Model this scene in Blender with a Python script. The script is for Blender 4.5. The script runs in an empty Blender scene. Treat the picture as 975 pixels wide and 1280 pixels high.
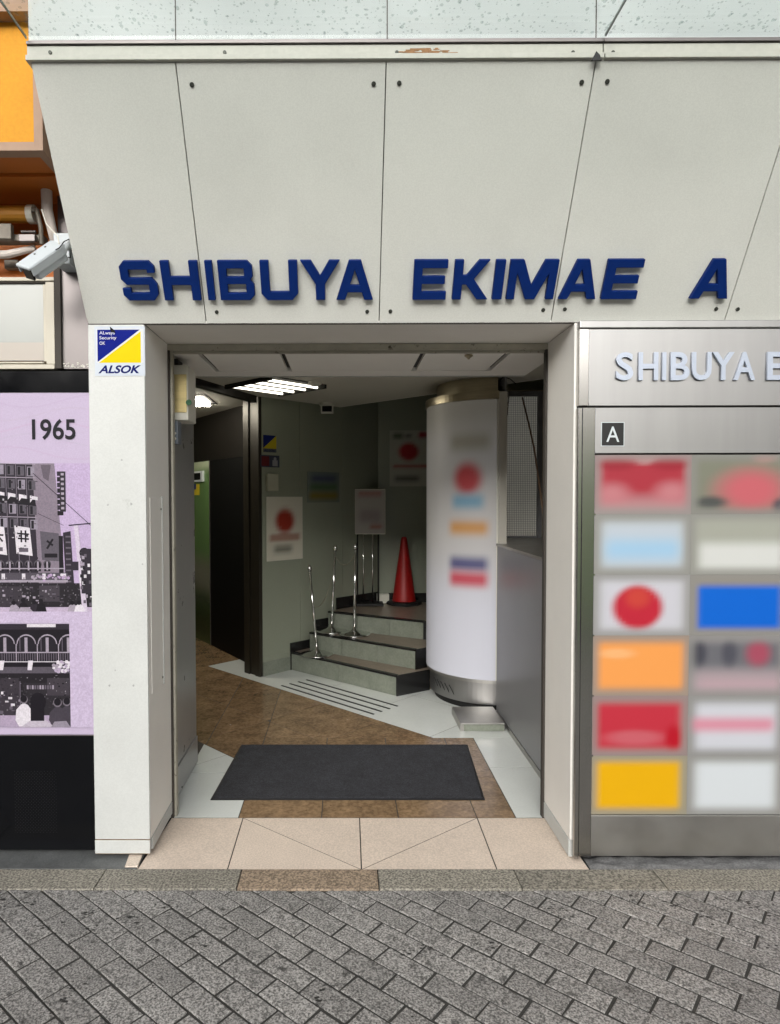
import bpy, bmesh, math, random
from mathutils import Vector, Matrix, noise
random.seed(4)
C = bpy.context.scene.collection
rad = math.radians
# ------------------------------------------------------------------ camera, sky, sun, exposure
F, CX, CY, CD, CH = 830.0, 427.36, 648.6, 2.716, 1.5      # focal length and principal point (975 px wide frame), distance, eye height
PITCH, YAW, ROLL = -.0322, .0040, -.0018
_cy, _sy, _cp, _sp = math.cos(YAW), math.sin(YAW), math.cos(PITCH), math.sin(PITCH)
FW = Vector((-_sy*_cp, _cy*_cp, _sp)); RT0 = Vector((_cy, _sy, 0)); UP0 = RT0.cross(FW)
RT = RT0*math.cos(ROLL) + UP0*math.sin(ROLL); UP = UP0*math.cos(ROLL) - RT0*math.sin(ROLL)
cam = bpy.data.cameras.new("camera"); camo = bpy.data.objects.new("camera", cam); C.objects.link(camo)
m = Matrix((RT, UP, -FW)).transposed().to_4x4(); m.translation = Vector((0, -CD, CH)); camo.matrix_world = m
cam.sensor_fit = 'HORIZONTAL'; cam.sensor_width = 36; cam.lens = F/975*36
cam.shift_x = (487.5-CX)/975; cam.shift_y = (CY-640)/975
cam.clip_start = .05; cam.clip_end = 2000
bpy.context.scene.camera = camo
w = bpy.data.worlds.new("World"); bpy.context.scene.world = w; w.use_nodes = True
nt = w.node_tree; bg = nt.nodes['Background']
sky = nt.nodes.new('ShaderNodeTexSky'); sky.sky_type = 'NISHITA'; sky.sun_disc = False
SUN_EL, SUN_ROT = rad(18), rad(190)
sky.sun_elevation = SUN_EL; sky.sun_rotation = SUN_ROT; sky.dust_density = 6; sky.air_density = 1.0
hs = nt.nodes.new('ShaderNodeHueSaturation'); hs.inputs['Saturation'].default_value = .18
nt.links.new(sky.outputs[0], hs.inputs['Color']); nt.links.new(hs.outputs[0], bg.inputs[0]); bg.inputs[1].default_value = .15
sl = bpy.data.lights.new("sun", 'SUN'); sl.energy = 1.5; sl.angle = rad(70); sl.color = (1, .985, .965)
so = bpy.data.objects.new("sun", sl); C.objects.link(so)
sd = Vector((math.sin(SUN_ROT)*math.cos(SUN_EL), math.cos(SUN_ROT)*math.cos(SUN_EL), math.sin(SUN_EL)))
so.rotation_euler = sd.to_track_quat('Z', 'Y').to_euler()
vs = bpy.context.scene.view_settings
vs.view_transform = 'Standard'; vs.look = 'None'; vs.exposure = .76; vs.gamma = 1
bpy.context.scene.cycles.max_bounces = 8

# ------------------------------------------------------------------ survey helpers: pixel of the photograph -> point on a known plane
def hit(px, py, p0, n):
    d = FW + RT*((px-CX)/F) - UP*((py-CY)/F); o = Vector((0, -CD, CH)); n = Vector(n)
    return o + d*((Vector(p0)-o).dot(n)/d.dot(n))
def G(px, py, z=0): return hit(px, py, (0, 0, z), (0, 0, 1))
def S(px, py, y=0): return hit(px, py, (0, y, 0), (0, 1, 0))
K = math.sqrt(.5); ORI = Vector((-.69, 2.81, 0)); U = Vector((K, K, 0)); V = Vector((K, -K, 0))
def uv(u, v, z=0): return ORI + U*u + V*v + Vector((0, 0, z))

# ------------------------------------------------------------------ materials
def lin(*c):
    if len(c) == 1: c = c[0]
    return tuple(((x/255)/12.92 if x/255 <= .04045 else ((x/255+.055)/1.055)**2.4) for x in c)
MATS = {}
def mat(name, col, rough=.5, metal=0, n1=0, s1=8, n2=0, s2=120, bump=0, bs=150, rnd=0, dirt=0, dscale=3, dcol=(.03, .028, .025), spec=.5, stretch=None, emit=0, aniso=0, coat=0, rvar=0, attr=False):
    if name in MATS: return MATS[name]
    M = bpy.data.materials.new(name); M.use_nodes = True; t = M.node_tree; N = t.nodes; L = t.links
    b = N['Principled BSDF']; b.inputs['Roughness'].default_value = rough; b.inputs['Metallic'].default_value = metal
    b.inputs['Specular IOR Level'].default_value = spec; b.inputs['Coat Weight'].default_value = coat
    if aniso: b.inputs['Anisotropic'].default_value = aniso
    tc = N.new('ShaderNodeTexCoord'); vec = tc.outputs['Object']
    oi = N.new('ShaderNodeObjectInfo')
    ad = N.new('ShaderNodeVectorMath'); ad.operation = 'MULTIPLY_ADD'
    L.new(oi.outputs['Random'], ad.inputs[0]); ad.inputs[1].default_value = (37, 19, 23); L.new(vec, ad.inputs[2]); vec = ad.outputs[0]
    if stretch:
        mp = N.new('ShaderNodeMapping'); mp.inputs['Scale'].default_value = stretch; L.new(vec, mp.inputs[0]); vec = mp.outputs[0]
    def nz(scale, det=4, rg=.6):
        n = N.new('ShaderNodeTexNoise'); n.inputs['Scale'].default_value = scale; n.inputs['Detail'].default_value = det; n.inputs['Roughness'].default_value = rg
        L.new(vec, n.inputs['Vector']); return n.outputs['Fac']
    def mul(a, lo, hi, fr=.25, to=.75):
        r = N.new('ShaderNodeMapRange'); L.new(a, r.inputs[0]); r.inputs[1].default_value = fr; r.inputs[2].default_value = to
        r.inputs[3].default_value = lo; r.inputs[4].default_value = hi; return r.outputs[0]
    def scale(c, f):
        x = N.new('ShaderNodeVectorMath'); x.operation = 'SCALE'; L.new(c, x.inputs[0]); L.new(f, x.inputs['Scale']); return x.outputs[0]
    if attr:
        a = N.new('ShaderNodeAttribute'); a.attribute_name = 'Col'; c = a.outputs['Color']
        ink = N.new('ShaderNodeVectorMath'); ink.operation = 'SCALE'; ink.inputs['Scale'].default_value = col[0]; L.new(c, ink.inputs[0]); c = ink.outputs[0]
    else:
        rgb = N.new('ShaderNodeRGB'); rgb.outputs[0].default_value = (*col, 1); c = rgb.outputs[0]
    if n1: c = scale(c, mul(nz(s1), 1-n1, 1+n1))
    if n2: c = scale(c, mul(nz(s2, 2), 1-n2, 1+n2, .38, .62))
    if rnd: c = scale(c, mul(oi.outputs['Random'], 1-rnd, 1+rnd, 0, 1))
    if dirt:
        mx = N.new('ShaderNodeMix'); mx.data_type = 'RGBA'; L.new(mul(nz(dscale, 6, .7), 0, 1, .72-dirt*.25, .76-dirt*.1), mx.inputs[0])
        L.new(c, mx.inputs[6]); mx.inputs[7].default_value = (*dcol, 1); c = mx.outputs[2]
    L.new(c, b.inputs['Base Color'])
    if emit: L.new(c, b.inputs['Emission Color']); b.inputs['Emission Strength'].default_value = emit
    if rvar: L.new(mul(nz(6), max(0, rough-rvar), rough+rvar), b.inputs['Roughness'])
    if bump:
        bn = N.new('ShaderNodeBump'); bn.inputs['Strength'].default_value = bump; bn.inputs['Distance'].default_value = .002
        L.new(nz(bs, 3), bn.inputs['Height']); L.new(bn.outputs[0], b.inputs['Normal'])
    MATS[name] = M; return M
fascia_m = mat('cream_panel_paint', lin(208, 209, 202), .5, n1=.05, s1=2.5, n2=.035, s2=200, bump=.08, bs=300, dirt=.22, dscale=3.5, dcol=lin(184, 183, 172))
pillar_m = mat('white_painted_metal', lin(188, 190, 187), .42, n1=.05, s1=5, n2=.03, s2=150, dirt=.3, dscale=9, dcol=lin(168, 170, 166), bump=.05, bs=300)
reveal_m = mat('reveal_cream_paint', lin(234, 231, 225), .45, n1=.03, s1=4, n2=.02, s2=200, bump=.05, bs=300)
strip_m = mat('strip_cream_paint', lin(176, 176, 166), .5, n1=.06, s1=6, n2=.03, s2=60, dirt=.12, dscale=9, dcol=lin(120, 95, 60))
seal_m = mat('dark_sealant', lin(60, 55, 50), .8)
navy_m = mat('navy_letter_enamel', lin(4, 36, 98), .55, spec=.15, n1=.1, s1=30, coat=0)
bolt_m = mat('bolt_dark_zinc', lin(70, 72, 66), .5, .5)
steel_m = mat('brushed_steel', lin(164, 163, 162), .42, 1, n1=.07, s1=1.6, stretch=(6, 1, .35))
steelp_m = mat('polished_steel_trim', lin(164, 162, 158), .24, 1, n1=.03, s1=4)
steeld_m = mat('dull_steel', lin(176, 174, 170), .42, 1, n1=.08, s1=5, rvar=.1)
chrome_m = mat('chrome', lin(215, 215, 212), .12, 1)
black_m = mat('black_gloss_panel', lin(8, 9, 12), .16, n1=.15, s1=5, rvar=.06, spec=.2)
blackm_m = mat('black_matte', lin(14, 14, 14), .6)
paver_m = mat('granite_paver', lin(129, 127, 124), .68, n1=.16, s1=16, n2=.62, s2=150, bump=1, bs=170, rnd=.14, dirt=.66, dscale=30, dcol=lin(52, 51, 49))
kerb_m = mat('granite_kerb_grey', lin(128, 124, 114), .7, n1=.12, s1=10, n2=.55, s2=120, bump=.6, bs=220, rnd=.1)
kerbb_m = mat('granite_kerb_brown', lin(138, 122, 104), .7, n1=.12, s1=10, n2=.5, s2=120, bump=.6, bs=220)
bed_m = mat('dark_jointing', lin(52, 51, 48), .95, n1=.3, s1=30, bump=.8, bs=200)
cement_m = mat('rough_cement', lin(112, 112, 112), .85, n1=.3, s1=18, n2=.2, s2=120, bump=1, bs=120, dirt=.3, dscale=14, dcol=lin(35, 33, 30))
slabd_m = mat('dark_wet_slab', lin(88, 90, 90), .55, n1=.25, s1=14, n2=.12, s2=120, bump=.6, bs=140, dirt=.22, dscale=12)
beige_m = mat('beige_granite_tile', lin(206, 191, 176), .5, n1=.06, s1=7, n2=.12, s2=150, bump=.12, bs=300, rnd=.02)
white_t = mat('white_porcelain_tile', lin(212, 216, 212), .12, n1=.05, s1=3, n2=.02, s2=90, rnd=.02, rvar=.05)
brown_t = mat('brown_marble_tile', lin(130, 107, 81), .2, n1=.38, s1=9, n2=.2, s2=50, rnd=.1, dirt=.42, dscale=40, dcol=lin(84, 64, 44), rvar=.08)
mat_m = mat('charcoal_carpet', lin(43, 44, 49), .95, n1=.34, s1=16, n2=.4, s2=150, bump=1, bs=300)
rubber_m = mat('black_rubber', lin(22, 22, 24), .6)
greyp_m = mat('grey_steel_door_paint', lin(158, 158, 157), .3, .3, n1=.05, s1=3, rvar=.05)
cab_m = mat('grey_cabinet_paint', lin(128, 128, 130), .38, .1, n1=.04, s1=3, n2=.02, s2=100)
ceil_m = mat('off_white_ceiling', lin(238, 236, 230), .8, n1=.03, s1=3)
ceil2_m = mat('lobby_ceiling_paint', lin(200, 198, 186), .8, n1=.03, s1=3)
gwall_m = mat('grey_green_wall', lin(138, 143, 127), .35, n1=.05, s1=2, n2=.02, s2=100)
darkf_m = mat('dark_bronze_frame', lin(50, 46, 38), .35, .4, n1=.1, s1=6)
darkw_m = mat('dark_brown_panel', lin(17, 14, 11), .45, n1=.2, s1=4)
stone_m = mat('grey_green_marble', lin(124, 129, 117), .3, n1=.15, s1=9, n2=.08, s2=60, rnd=.06)
tread_m = mat('brown_tread_stone', lin(132, 120, 106), .35, n1=.15, s1=9, n2=.1, s2=60)
bstone_m = mat('black_marble', lin(28, 28, 28), .22, n1=.3, s1=14, dirt=.12, dscale=30, dcol=lin(120, 120, 118))
rust_m = mat('rusty_track_metal', lin(172, 168, 154), .6, .1, n1=.15, s1=10, dirt=.5, dscale=22, dcol=lin(52, 42, 32))
tube_m = mat('lit_tube', (1, .94, .80), .5, emit=2.4); tube2_m = mat('boosted_corridor_tube', (1, .93, .78), .5, emit=45)
orange_m = mat('orange_render', lin(204, 142, 30), .8, n1=.06, s1=6, n2=.04, s2=70, bump=1.0, bs=28)
oran2_m = mat('orange_soffit_board', lin(176, 96, 22), .6, n1=.12, s1=3)
tanp_m = mat('tan_trim', lin(150, 122, 100), .6, n1=.1, s1=8)
cream_m = mat('cream_window_frame', lin(186, 180, 164), .5, n1=.05, s1=8, dirt=.08, dscale=20, dcol=lin(90, 70, 50))
galv_m = mat('galvanised_panel', lin(112, 107, 106), .4, .7, n1=.1, s1=6, rvar=.08)
grime_m = mat('grimy_metal', lin(118, 112, 102), .55, .4, n1=.25, s1=20)
wrap_m = mat('pipe_wrap', lin(205, 196, 188), .7, n1=.15, s1=20, bump=1, bs=40)
ivory_m = mat('ivory_plastic', lin(212, 210, 198), .45, n1=.03)
cctv_m = mat('cctv_housing', lin(190, 197, 200), .4, n1=.03, s1=10)
red_m = mat('red_cone_plastic', lin(158, 16, 14), .5, n1=.1)
print_m = mat('printed_colour', (.70, .70, .70), .5, attr=True, n2=.04, s2=260, spec=.2)
printg_m = mat('glossy_print', (.68, .68, .68), .35, attr=True, spec=.3)
shutter_glass = mat('dusty_window', lin(152, 155, 150), .2, n1=.04, s1=2)
grn_m = mat('painted_green_reflection', lin(120, 168, 84), .2, .35, n1=.08, s1=3)  # reflected street green put into the base colour
grnf_m = mat('green_sheet_paint', lin(190, 236, 150), .5, n1=.08, s1=2)
bronze_m = mat('bronze_cap', lin(176, 166, 142), .28, 1, n1=.2, s1=6, stretch=(1, 1, 9))

def glass_mat():
    M = bpy.data.materials.new('wet_frosted_glass'); M.use_nodes = True; N = M.node_tree.nodes; L = M.node_tree.links
    b = N['Principled BSDF']; b.inputs['Base Color'].default_value = (*lin(206, 212, 211), 1); b.inputs['Roughness'].default_value = .12
    tr = N.new('ShaderNodeBsdfTranslucent'); tr.inputs[0].default_value = (*lin(222, 229, 227), 1)
    mx = N.new('ShaderNodeMixShader'); mx.inputs[0].default_value = .5
    L.new(b.outputs[0], mx.inputs[1]); L.new(tr.outputs[0], mx.inputs[2])
    n = N.new('ShaderNodeTexNoise'); n.inputs['Scale'].default_value = 3; n.inputs['Detail'].default_value = 6
    tc = N.new('ShaderNodeTexCoord'); L.new(tc.outputs['Object'], n.inputs['Vector'])
    mr = N.new('ShaderNodeMapRange'); mr.inputs[3].default_value = .3; mr.inputs[4].default_value = .7; L.new(n.outputs[0], mr.inputs[0]); L.new(mr.outputs[0], mx.inputs[0])
    L.new(mx.outputs[0], N['Material Output'].inputs[0]); return M
glass_m = glass_mat()
def clear_mat(name, tint, k):
    M = bpy.data.materials.new(name); M.use_nodes = True; N = M.node_tree.nodes; L = M.node_tree.links
    g = N.new('ShaderNodeBsdfGlossy'); g.inputs['Roughness'].default_value = .03
    t = N.new('ShaderNodeBsdfTransparent'); t.inputs[0].default_value = (*tint, 1)
    mx = N.new('ShaderNodeMixShader'); mx.inputs[0].default_value = k; L.new(t.outputs[0], mx.inputs[1]); L.new(g.outputs[0], mx.inputs[2])
    L.new(mx.outputs[0], N['Material Output'].inputs[0]); return M
side_glass = clear_mat('clear_side_glass', (.97, .985, .98), .05)
drop_m = clear_mat('water_drop', (.76, .81, .81), .12)

# ------------------------------------------------------------------ mesh helpers
def obj(name, bm, material, parent=None, smooth=False, bevel=0):
    if isinstance(bm, bmesh.types.BMesh):
        me = bpy.data.meshes.new(name); bm.normal_update(); bm.to_mesh(me); bm.free()
    else: me = bm
    if material and not me.materials: me.materials.append(material)
    if smooth:
        for p in me.polygons: p.use_smooth = True
    o = bpy.data.objects.new(name, me); C.objects.link(o)
    if parent: o.parent = parent; o.matrix_parent_inverse = parent_inv(parent)
    if bevel:
        md = o.modifiers.new('bevel', 'BEVEL'); md.width = bevel; md.segments = 2; md.limit_method = 'ANGLE'; md.angle_limit = rad(40); md.harden_normals = False
    return o
def parent_inv(p): return Matrix.LocRotScale(p.location, p.rotation_euler, p.scale).inverted()   # parts are modelled in place
def tag(o, label=None, cat=None, group=None, kind=None):
    if label: o['label'] = label
    if cat: o['category'] = cat
    if group: o['group'] = group
    if kind: o['kind'] = kind
    return o
def thing(name, label, cat, loc=(0, 0, 0), group=None):
    o = bpy.data.objects.new(name, None); C.objects.link(o); o.location = loc; o.empty_display_size = .1
    return tag(o, label, cat, group)
def box(x0, x1, y0, y1, z0, z1, bm=None):
    bm = bm or bmesh.new()
    v = [bm.verts.new((x, y, z)) for z in (z0, z1) for y in (y0, y1) for x in (x0, x1)]
    for f in ((0, 2, 3, 1), (4, 5, 7, 6), (0, 1, 5, 4), (2, 6, 7, 3), (0, 4, 6, 2), (1, 3, 7, 5)): bm.faces.new([v[i] for i in f])
    return bm
def prism(pts, z0, z1, bm=None, inset=0, drop=0):
    """pts: xy outline (ccw or cw); inset/drop give the top an eased edge"""
    bm = bm or bmesh.new(); pts = [Vector((p[0], p[1])) for p in pts]
    a = sum(pts[i].x*pts[(i+1) % len(pts)].y-pts[(i+1) % len(pts)].x*pts[i].y for i in range(len(pts)))
    if a < 0: pts.reverse()
    n = len(pts); lo = [bm.verts.new((p.x, p.y, z0)) for p in pts]
    hi = [bm.verts.new((p.x, p.y, z1-drop)) for p in pts]
    bm.faces.new(lo[::-1])
    for i in range(n): bm.faces.new((lo[i], lo[(i+1) % n], hi[(i+1) % n], hi[i]))
    if inset:
        c = sum(pts, Vector((0, 0)))/n; q = []
        for i in range(n):
            e1 = (pts[i]-pts[i-1]).normalized(); e2 = (pts[(i+1) % n]-pts[i]).normalized()
            nn = Vector((-e1.y, e1.x))+Vector((-e2.y, e2.x)); s = max(nn.length_squared/2, .3)
            q.append(pts[i]+nn/s*inset)
        t = [bm.verts.new((p.x, p.y, z1)) for p in q]
        for i in range(n): bm.faces.new((hi[i], hi[(i+1) % n], t[(i+1) % n], t[i]))
        bm.faces.new(t)
    else: bm.faces.new(hi)
    return bm
def plate(o, ex, ey, outline, d, bm=None, chamfer=0):
    """extrude a 2D outline (in o + ex*a + ey*b) by d along ex x ey (ccw outline), front face at +d"""
    bm = bm or bmesh.new(); o = Vector(o); ex = Vector(ex); ey = Vector(ey); n = ex.cross(ey).normalized()
    a = sum(outline[i][0]*outline[(i+1) % len(outline)][1]-outline[(i+1) % len(outline)][0]*outline[i][1] for i in range(len(outline)))
    if a < 0: outline = outline[::-1]
    lo = [bm.verts.new(o+ex*p[0]+ey*p[1]) for p in outline]; hi = [bm.verts.new(o+ex*p[0]+ey*p[1]+n*d) for p in outline]
    k = len(outline); bm.faces.new(lo[::-1]); bm.faces.new(hi)
    for i in range(k): bm.faces.new((lo[i], lo[(i+1) % k], hi[(i+1) % k], hi[i]))
    return bm
def ngon_fix(bm): bmesh.ops.triangulate(bm, faces=[f for f in bm.faces if len(f.verts) > 4]); return bm
def hexa(a, b, th, z0, z1, bm=None):
    """vertical slab between ground points a and b, thickness th to the left of a->b"""
    a = Vector(a[:2]); b = Vector(b[:2]); d = (b-a).normalized(); n = Vector((-d.y, d.x))*th
    return prism([a, b, b+n, a+n], z0, z1, bm)
def tube(pts, r, bm=None, seg=10, caps=True):
    bm = bm or bmesh.new(); pts = [Vector(p) for p in pts]; rings = []
    rr = r if isinstance(r, (list, tuple)) else [r]*len(pts)
    up = None
    for i, p in enumerate(pts):
        d = (pts[min(i+1, len(pts)-1)]-pts[max(i-1, 0)]).normalized()
        a = d.orthogonal().normalized() if up is None else (up-d*up.dot(d)).normalized()
        up = a; b = d.cross(a)
        rings.append([bm.verts.new(p+(a*math.cos(t)+b*math.sin(t))*rr[i]) for t in [2*math.pi*k/seg for k in range(seg)]])
    for q, s in zip(rings, rings[1:]):
        for k in range(seg): bm.faces.new((q[k], q[(k+1) % seg], s[(k+1) % seg], s[k]))
    if caps: bm.faces.new(rings[0][::-1]); bm.faces.new(rings[-1])
    return bm
def lathe(prof, c, bm=None, seg=24):
    bm = bm or bmesh.new(); c = Vector(c)
    rings = [[bm.verts.new(c+Vector((r*math.cos(2*math.pi*k/seg), r*math.sin(2*math.pi*k/seg), z))) for k in range(seg)] for r, z in prof]
    for q, s in zip(rings, rings[1:]):
        for k in range(seg): bm.faces.new((q[k], q[(k+1) % seg], s[(k+1) % seg], s[k]))
    bm.faces.new(rings[0][::-1]); bm.faces.new(rings[-1]); return bm
def clip(poly, p, n):
    """keep the side where (x-p).n >= 0"""
    out = []; p = Vector(p[:2]); n = Vector(n[:2])
    for i in range(len(poly)):
        a, b = Vector(poly[i][:2]), Vector(poly[(i+1) % len(poly)][:2]); da, db = (a-p).dot(n), (b-p).dot(n)
        if da >= 0: out.append(a)
        if (da > 0 and db < 0) or (da < 0 and db > 0): out.append(a+(b-a)*(da/(da-db)))
    return out
def area(p): return abs(sum(p[i][0]*p[(i+1) % len(p)][1]-p[(i+1) % len(p)][0]*p[i][1] for i in range(len(p))))/2
def text_bm(s, shear=0, offset=0, extrude=0, spacing=1):
    cu = bpy.data.curves.new('t', 'FONT'); cu.body = s; cu.shear = shear; cu.offset = offset; cu.space_character = spacing; cu.size = 1; cu.resolution_u = 4
    cu.extrude = extrude
    o = bpy.data.objects.new('t', cu); C.objects.link(o); dg = bpy.context.evaluated_depsgraph_get()
    me = bpy.data.meshes.new_from_object(o.evaluated_get(dg)); bm = bmesh.new(); bm.from_mesh(me)
    bpy.data.objects.remove(o); bpy.data.curves.remove(cu); bpy.data.meshes.remove(me); return bm
def fit_text(s, o, ex, ey, w, h, d=.0006, **kw):
    """text mesh scaled to w x h with its lower left corner at o, standing d proud along ex x ey"""
    bm = text_bm(s, **kw); xs = [v.co.x for v in bm.verts]; ys = [v.co.y for v in bm.verts]; zs = [v.co.z for v in bm.verts]
    x0, y0, z0 = min(xs), min(ys), min(zs); sx = w/(max(xs)-x0); sy = h/(max(ys)-y0); dz = max(zs)-z0
    ex = Vector(ex); ey = Vector(ey); n = ex.cross(ey).normalized()
    for v in bm.verts:
        k = (v.co.z-z0)/dz if dz > 1e-6 else 1
        v.co = Vector(o)+ex*((v.co.x-x0)*sx)+ey*((v.co.y-y0)*sy)+n*(d*k if dz > 1e-6 else d)
    return bm
class Print:
    """a flat print: coloured polygons in a stack of ink layers, one mesh"""
    def __init__(s, o, ex, ey): s.o = Vector(o); s.ex = Vector(ex).normalized(); s.ey = Vector(ey).normalized(); s.n = s.ex.cross(s.ey); s.bm = bmesh.new(); s.c = []; s.k = 0
    def poly(s, pts, col, up=True):
        if up: s.k += 1
        a = sum(pts[i][0]*pts[(i+1) % len(pts)][1]-pts[(i+1) % len(pts)][0]*pts[i][1] for i in range(len(pts)))
        if a < 0: pts = pts[::-1]
        z = .0008+s.k*.000003
        f = s.bm.faces.new([s.bm.verts.new(s.o+s.ex*p[0]+s.ey*p[1]+s.n*z) for p in pts]); s.c.append(lin(col) if max(col) > 1 else col)
    def rect(s, x0, y0, x1, y1, col): s.poly([(x0, y0), (x1, y0), (x1, y1), (x0, y1)], col)
    def disc(s, x, y, r, col, ry=None, n=14): s.poly([(x+r*math.cos(2*math.pi*i/n), y+(ry or r)*math.sin(2*math.pi*i/n)) for i in range(n)], col)
    def line(s, a, b, w_, col):
        d = (Vector(b)-Vector(a)).normalized()*w_/2; n = Vector((-d.y, d.x)); a = Vector(a); b = Vector(b)
        s.poly([tuple(a-n), tuple(b-n), tuple(b+n), tuple(a+n)], col)
    def text(s, t, x, y, w_, h, col, **kw):
        s.k += 1; z = .0008+s.k*.000003; bm = fit_text(t, (x, y, 0), (1, 0, 0), (0, 1, 0), w_, h, d=0, **kw)
        for f in bm.faces:
            ps = [v.co for v in f.verts]; ff = s.bm.faces.new([s.bm.verts.new(s.o+s.ex*p.x+s.ey*p.y+s.n*z) for p in ps])
            ff.normal_update()
            if ff.normal.dot(s.n) < 0: ff.normal_flip()
            s.c.append(lin(col))
        bm.free()
    def build(s, name, m_, parent=None):
        me = bpy.data.meshes.new(name); s.bm.to_mesh(me); ca = me.color_attributes.new('Col', 'FLOAT_COLOR', 'CORNER')
        i = 0
        for p in me.polygons:
            for _ in p.loop_indices: ca.data[_].color = (*s.c[p.index], 1)
        s.bm.free(); return obj(name, me, m_, parent)
def soft_sheet(name, o, ex, ey, w_, h, base, blobs, m_, parent=None, nx=24, ny=20, d=.004, bend=None, edge=None):
    """a print whose shapes run into each other; blobs = (cx, cy, hw, hh, soft, colour, round?) in 0..1"""
    bm = bmesh.new(); o = Vector(o); ex = Vector(ex).normalized(); ey = Vector(ey).normalized(); n = ex.cross(ey); vv = []; cols = []
    sm = lambda t: (lambda t: t*t*(3-2*t))(min(1, max(0, t)))
    for j in range(ny+1):
        for i in range(nx+1):
            a, b = i/nx, j/ny; c = Vector(lin(base)); asp = h/w_
            for (cx, cy, hw, hh, s_, col, rnd_) in blobs:
                if rnd_: t = math.hypot((a-cx)/hw, (b-cy)/hh); k = sm((1+s_-t)/(2*s_))
                else: k = sm((hw-abs(a-cx))/s_+.5)*sm((hh-abs(b-cy))*asp/s_+.5)
                c = c.lerp(Vector(lin(col)), k)
            if edge:
                k = sm(min(a, 1-a)*w_/.045)*sm(min(b, 1-b)*h/.045); c = Vector(lin(edge)).lerp(c, .25+.75*k)
            vv.append(bm.verts.new(bend(a, b) if bend else o+ex*(w_*a)+ey*(h*b)+n*d)); cols.append(tuple(c))
    for j in range(ny):
        for i in range(nx):
            k = j*(nx+1)+i; bm.faces.new((vv[k], vv[k+1], vv[k+nx+2], vv[k+nx+1]))
    bm.verts.index_update()
    if not bend:                                           # real thickness: side walls back to the plane
        m4 = [bm.verts.new(o+ex*x+ey*y) for x, y in ((0, 0), (w_, 0), (w_, h), (0, h))]; cols += [lin(base)]*4
        cr = [vv[0], vv[nx], vv[-1], vv[ny*(nx+1)]]
        rim = [[vv[i] for i in range(nx+1)], [vv[j*(nx+1)+nx] for j in range(ny+1)], [vv[ny*(nx+1)+i] for i in range(nx, -1, -1)], [vv[j*(nx+1)] for j in range(ny, -1, -1)]]
        for q in range(4):
            bm.faces.new([m4[q], m4[(q+1) % 4]]+rim[q][::-1])
        bm.faces.new(m4[::-1])
    bm.verts.index_update(); me = bpy.data.meshes.new(name); bm.to_mesh(me); bm.free()
    ca = me.color_attributes.new('Col', 'FLOAT_COLOR', 'POINT')
    for i, c in enumerate(cols): ca.data[i].color = (*c, 1)
    return obj(name, me, m_, parent)

XLO, XL, XR, ZT, DEP, SO, ZTOP = -1.041, -.8122, .9325, 2.2064, .35, .465, 2.948
SEAM = [-.5594, .1409, .8363, 1.5361]
X3, Y3, Z3 = Vector((1, 0, 0)), Vector((0, 1, 0)), Vector((0, 0, 1))

# ================================================================== GROUND
pav = tag(obj('pavement', box(-90, 90, -90, -.227, -.3, -.0030), bed_m), 'sloping bond of small grey granite setts with dark joints', None, kind='structure')
ang = rad(-40.3); e1 = Vector((math.cos(ang), math.sin(ang))); e2 = Vector((-e1.y, e1.x)); LP, SP = .1855, .0865
anch = Vector((-.154, -.623))
def paver_mesh(i):
    bm = bmesh.new(); l, s_ = LP-.008, SP-.008; pts = [(0, 0), (l, 0), (l, s_), (0, s_)]
    j = lambda: random.uniform(-.0022, .0022)
    pts = [(a+j(), b+j()) for a, b in pts]
    prism(pts, -.03, 0, bm, .003, .0018); me = bpy.data.meshes.new('paver'); bm.normal_update(); bm.to_mesh(me); bm.free(); me.materials.append(paver_m); return me
PM = [paver_mesh(i) for i in range(8)]
far = bmesh.new(); cnt = 0
for r in range(-75, 75):
    for c in range(-45, 45):
        p = anch+e2*(r*SP)+e1*(c*LP+(LP*.5 if r % 2 else 0)+math.sin(r*5.7)*.004)
        q = [p, p+e1*(LP-.006), p+e1*(LP-.006)+e2*(SP-.006), p+e2*(SP-.006)]
        mx, my = sum(a.x for a in q)/4, sum(a.y for a in q)/4
        if min(a.y for a in q) > -.229 or my < -4.2 or abs(mx) > 4.5: continue
        rz = random.uniform(-.006, .006); dz = random.uniform(-.001, .0025)
        inn = -1.22 < mx < 1.5 and my > -1.02
        cut = max(a.y for a in q) > -.2275
        if cut:
            q2 = clip(q, (0, -.2285), (0, -1))
            if len(q2) < 3 or area(q2) < 2e-4: continue
        if inn and cnt < 300:
            cnt += 1
            if cut: o = obj('paver', prism([v-p for v in q2], -.03, 0, None, .002, .0018), paver_m, pav)
            else: o = obj('paver', random.choice(PM), None, pav); o.rotation_euler.z = ang+rz
            o.location = (p.x, p.y, dz)
        else:
            prism(q2 if cut else q, -.03, dz, far, 0 if cut else .003, 0 if cut else .0018)
tag(obj('paver_field', far, paver_m, pav), kind='stuff')
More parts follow.
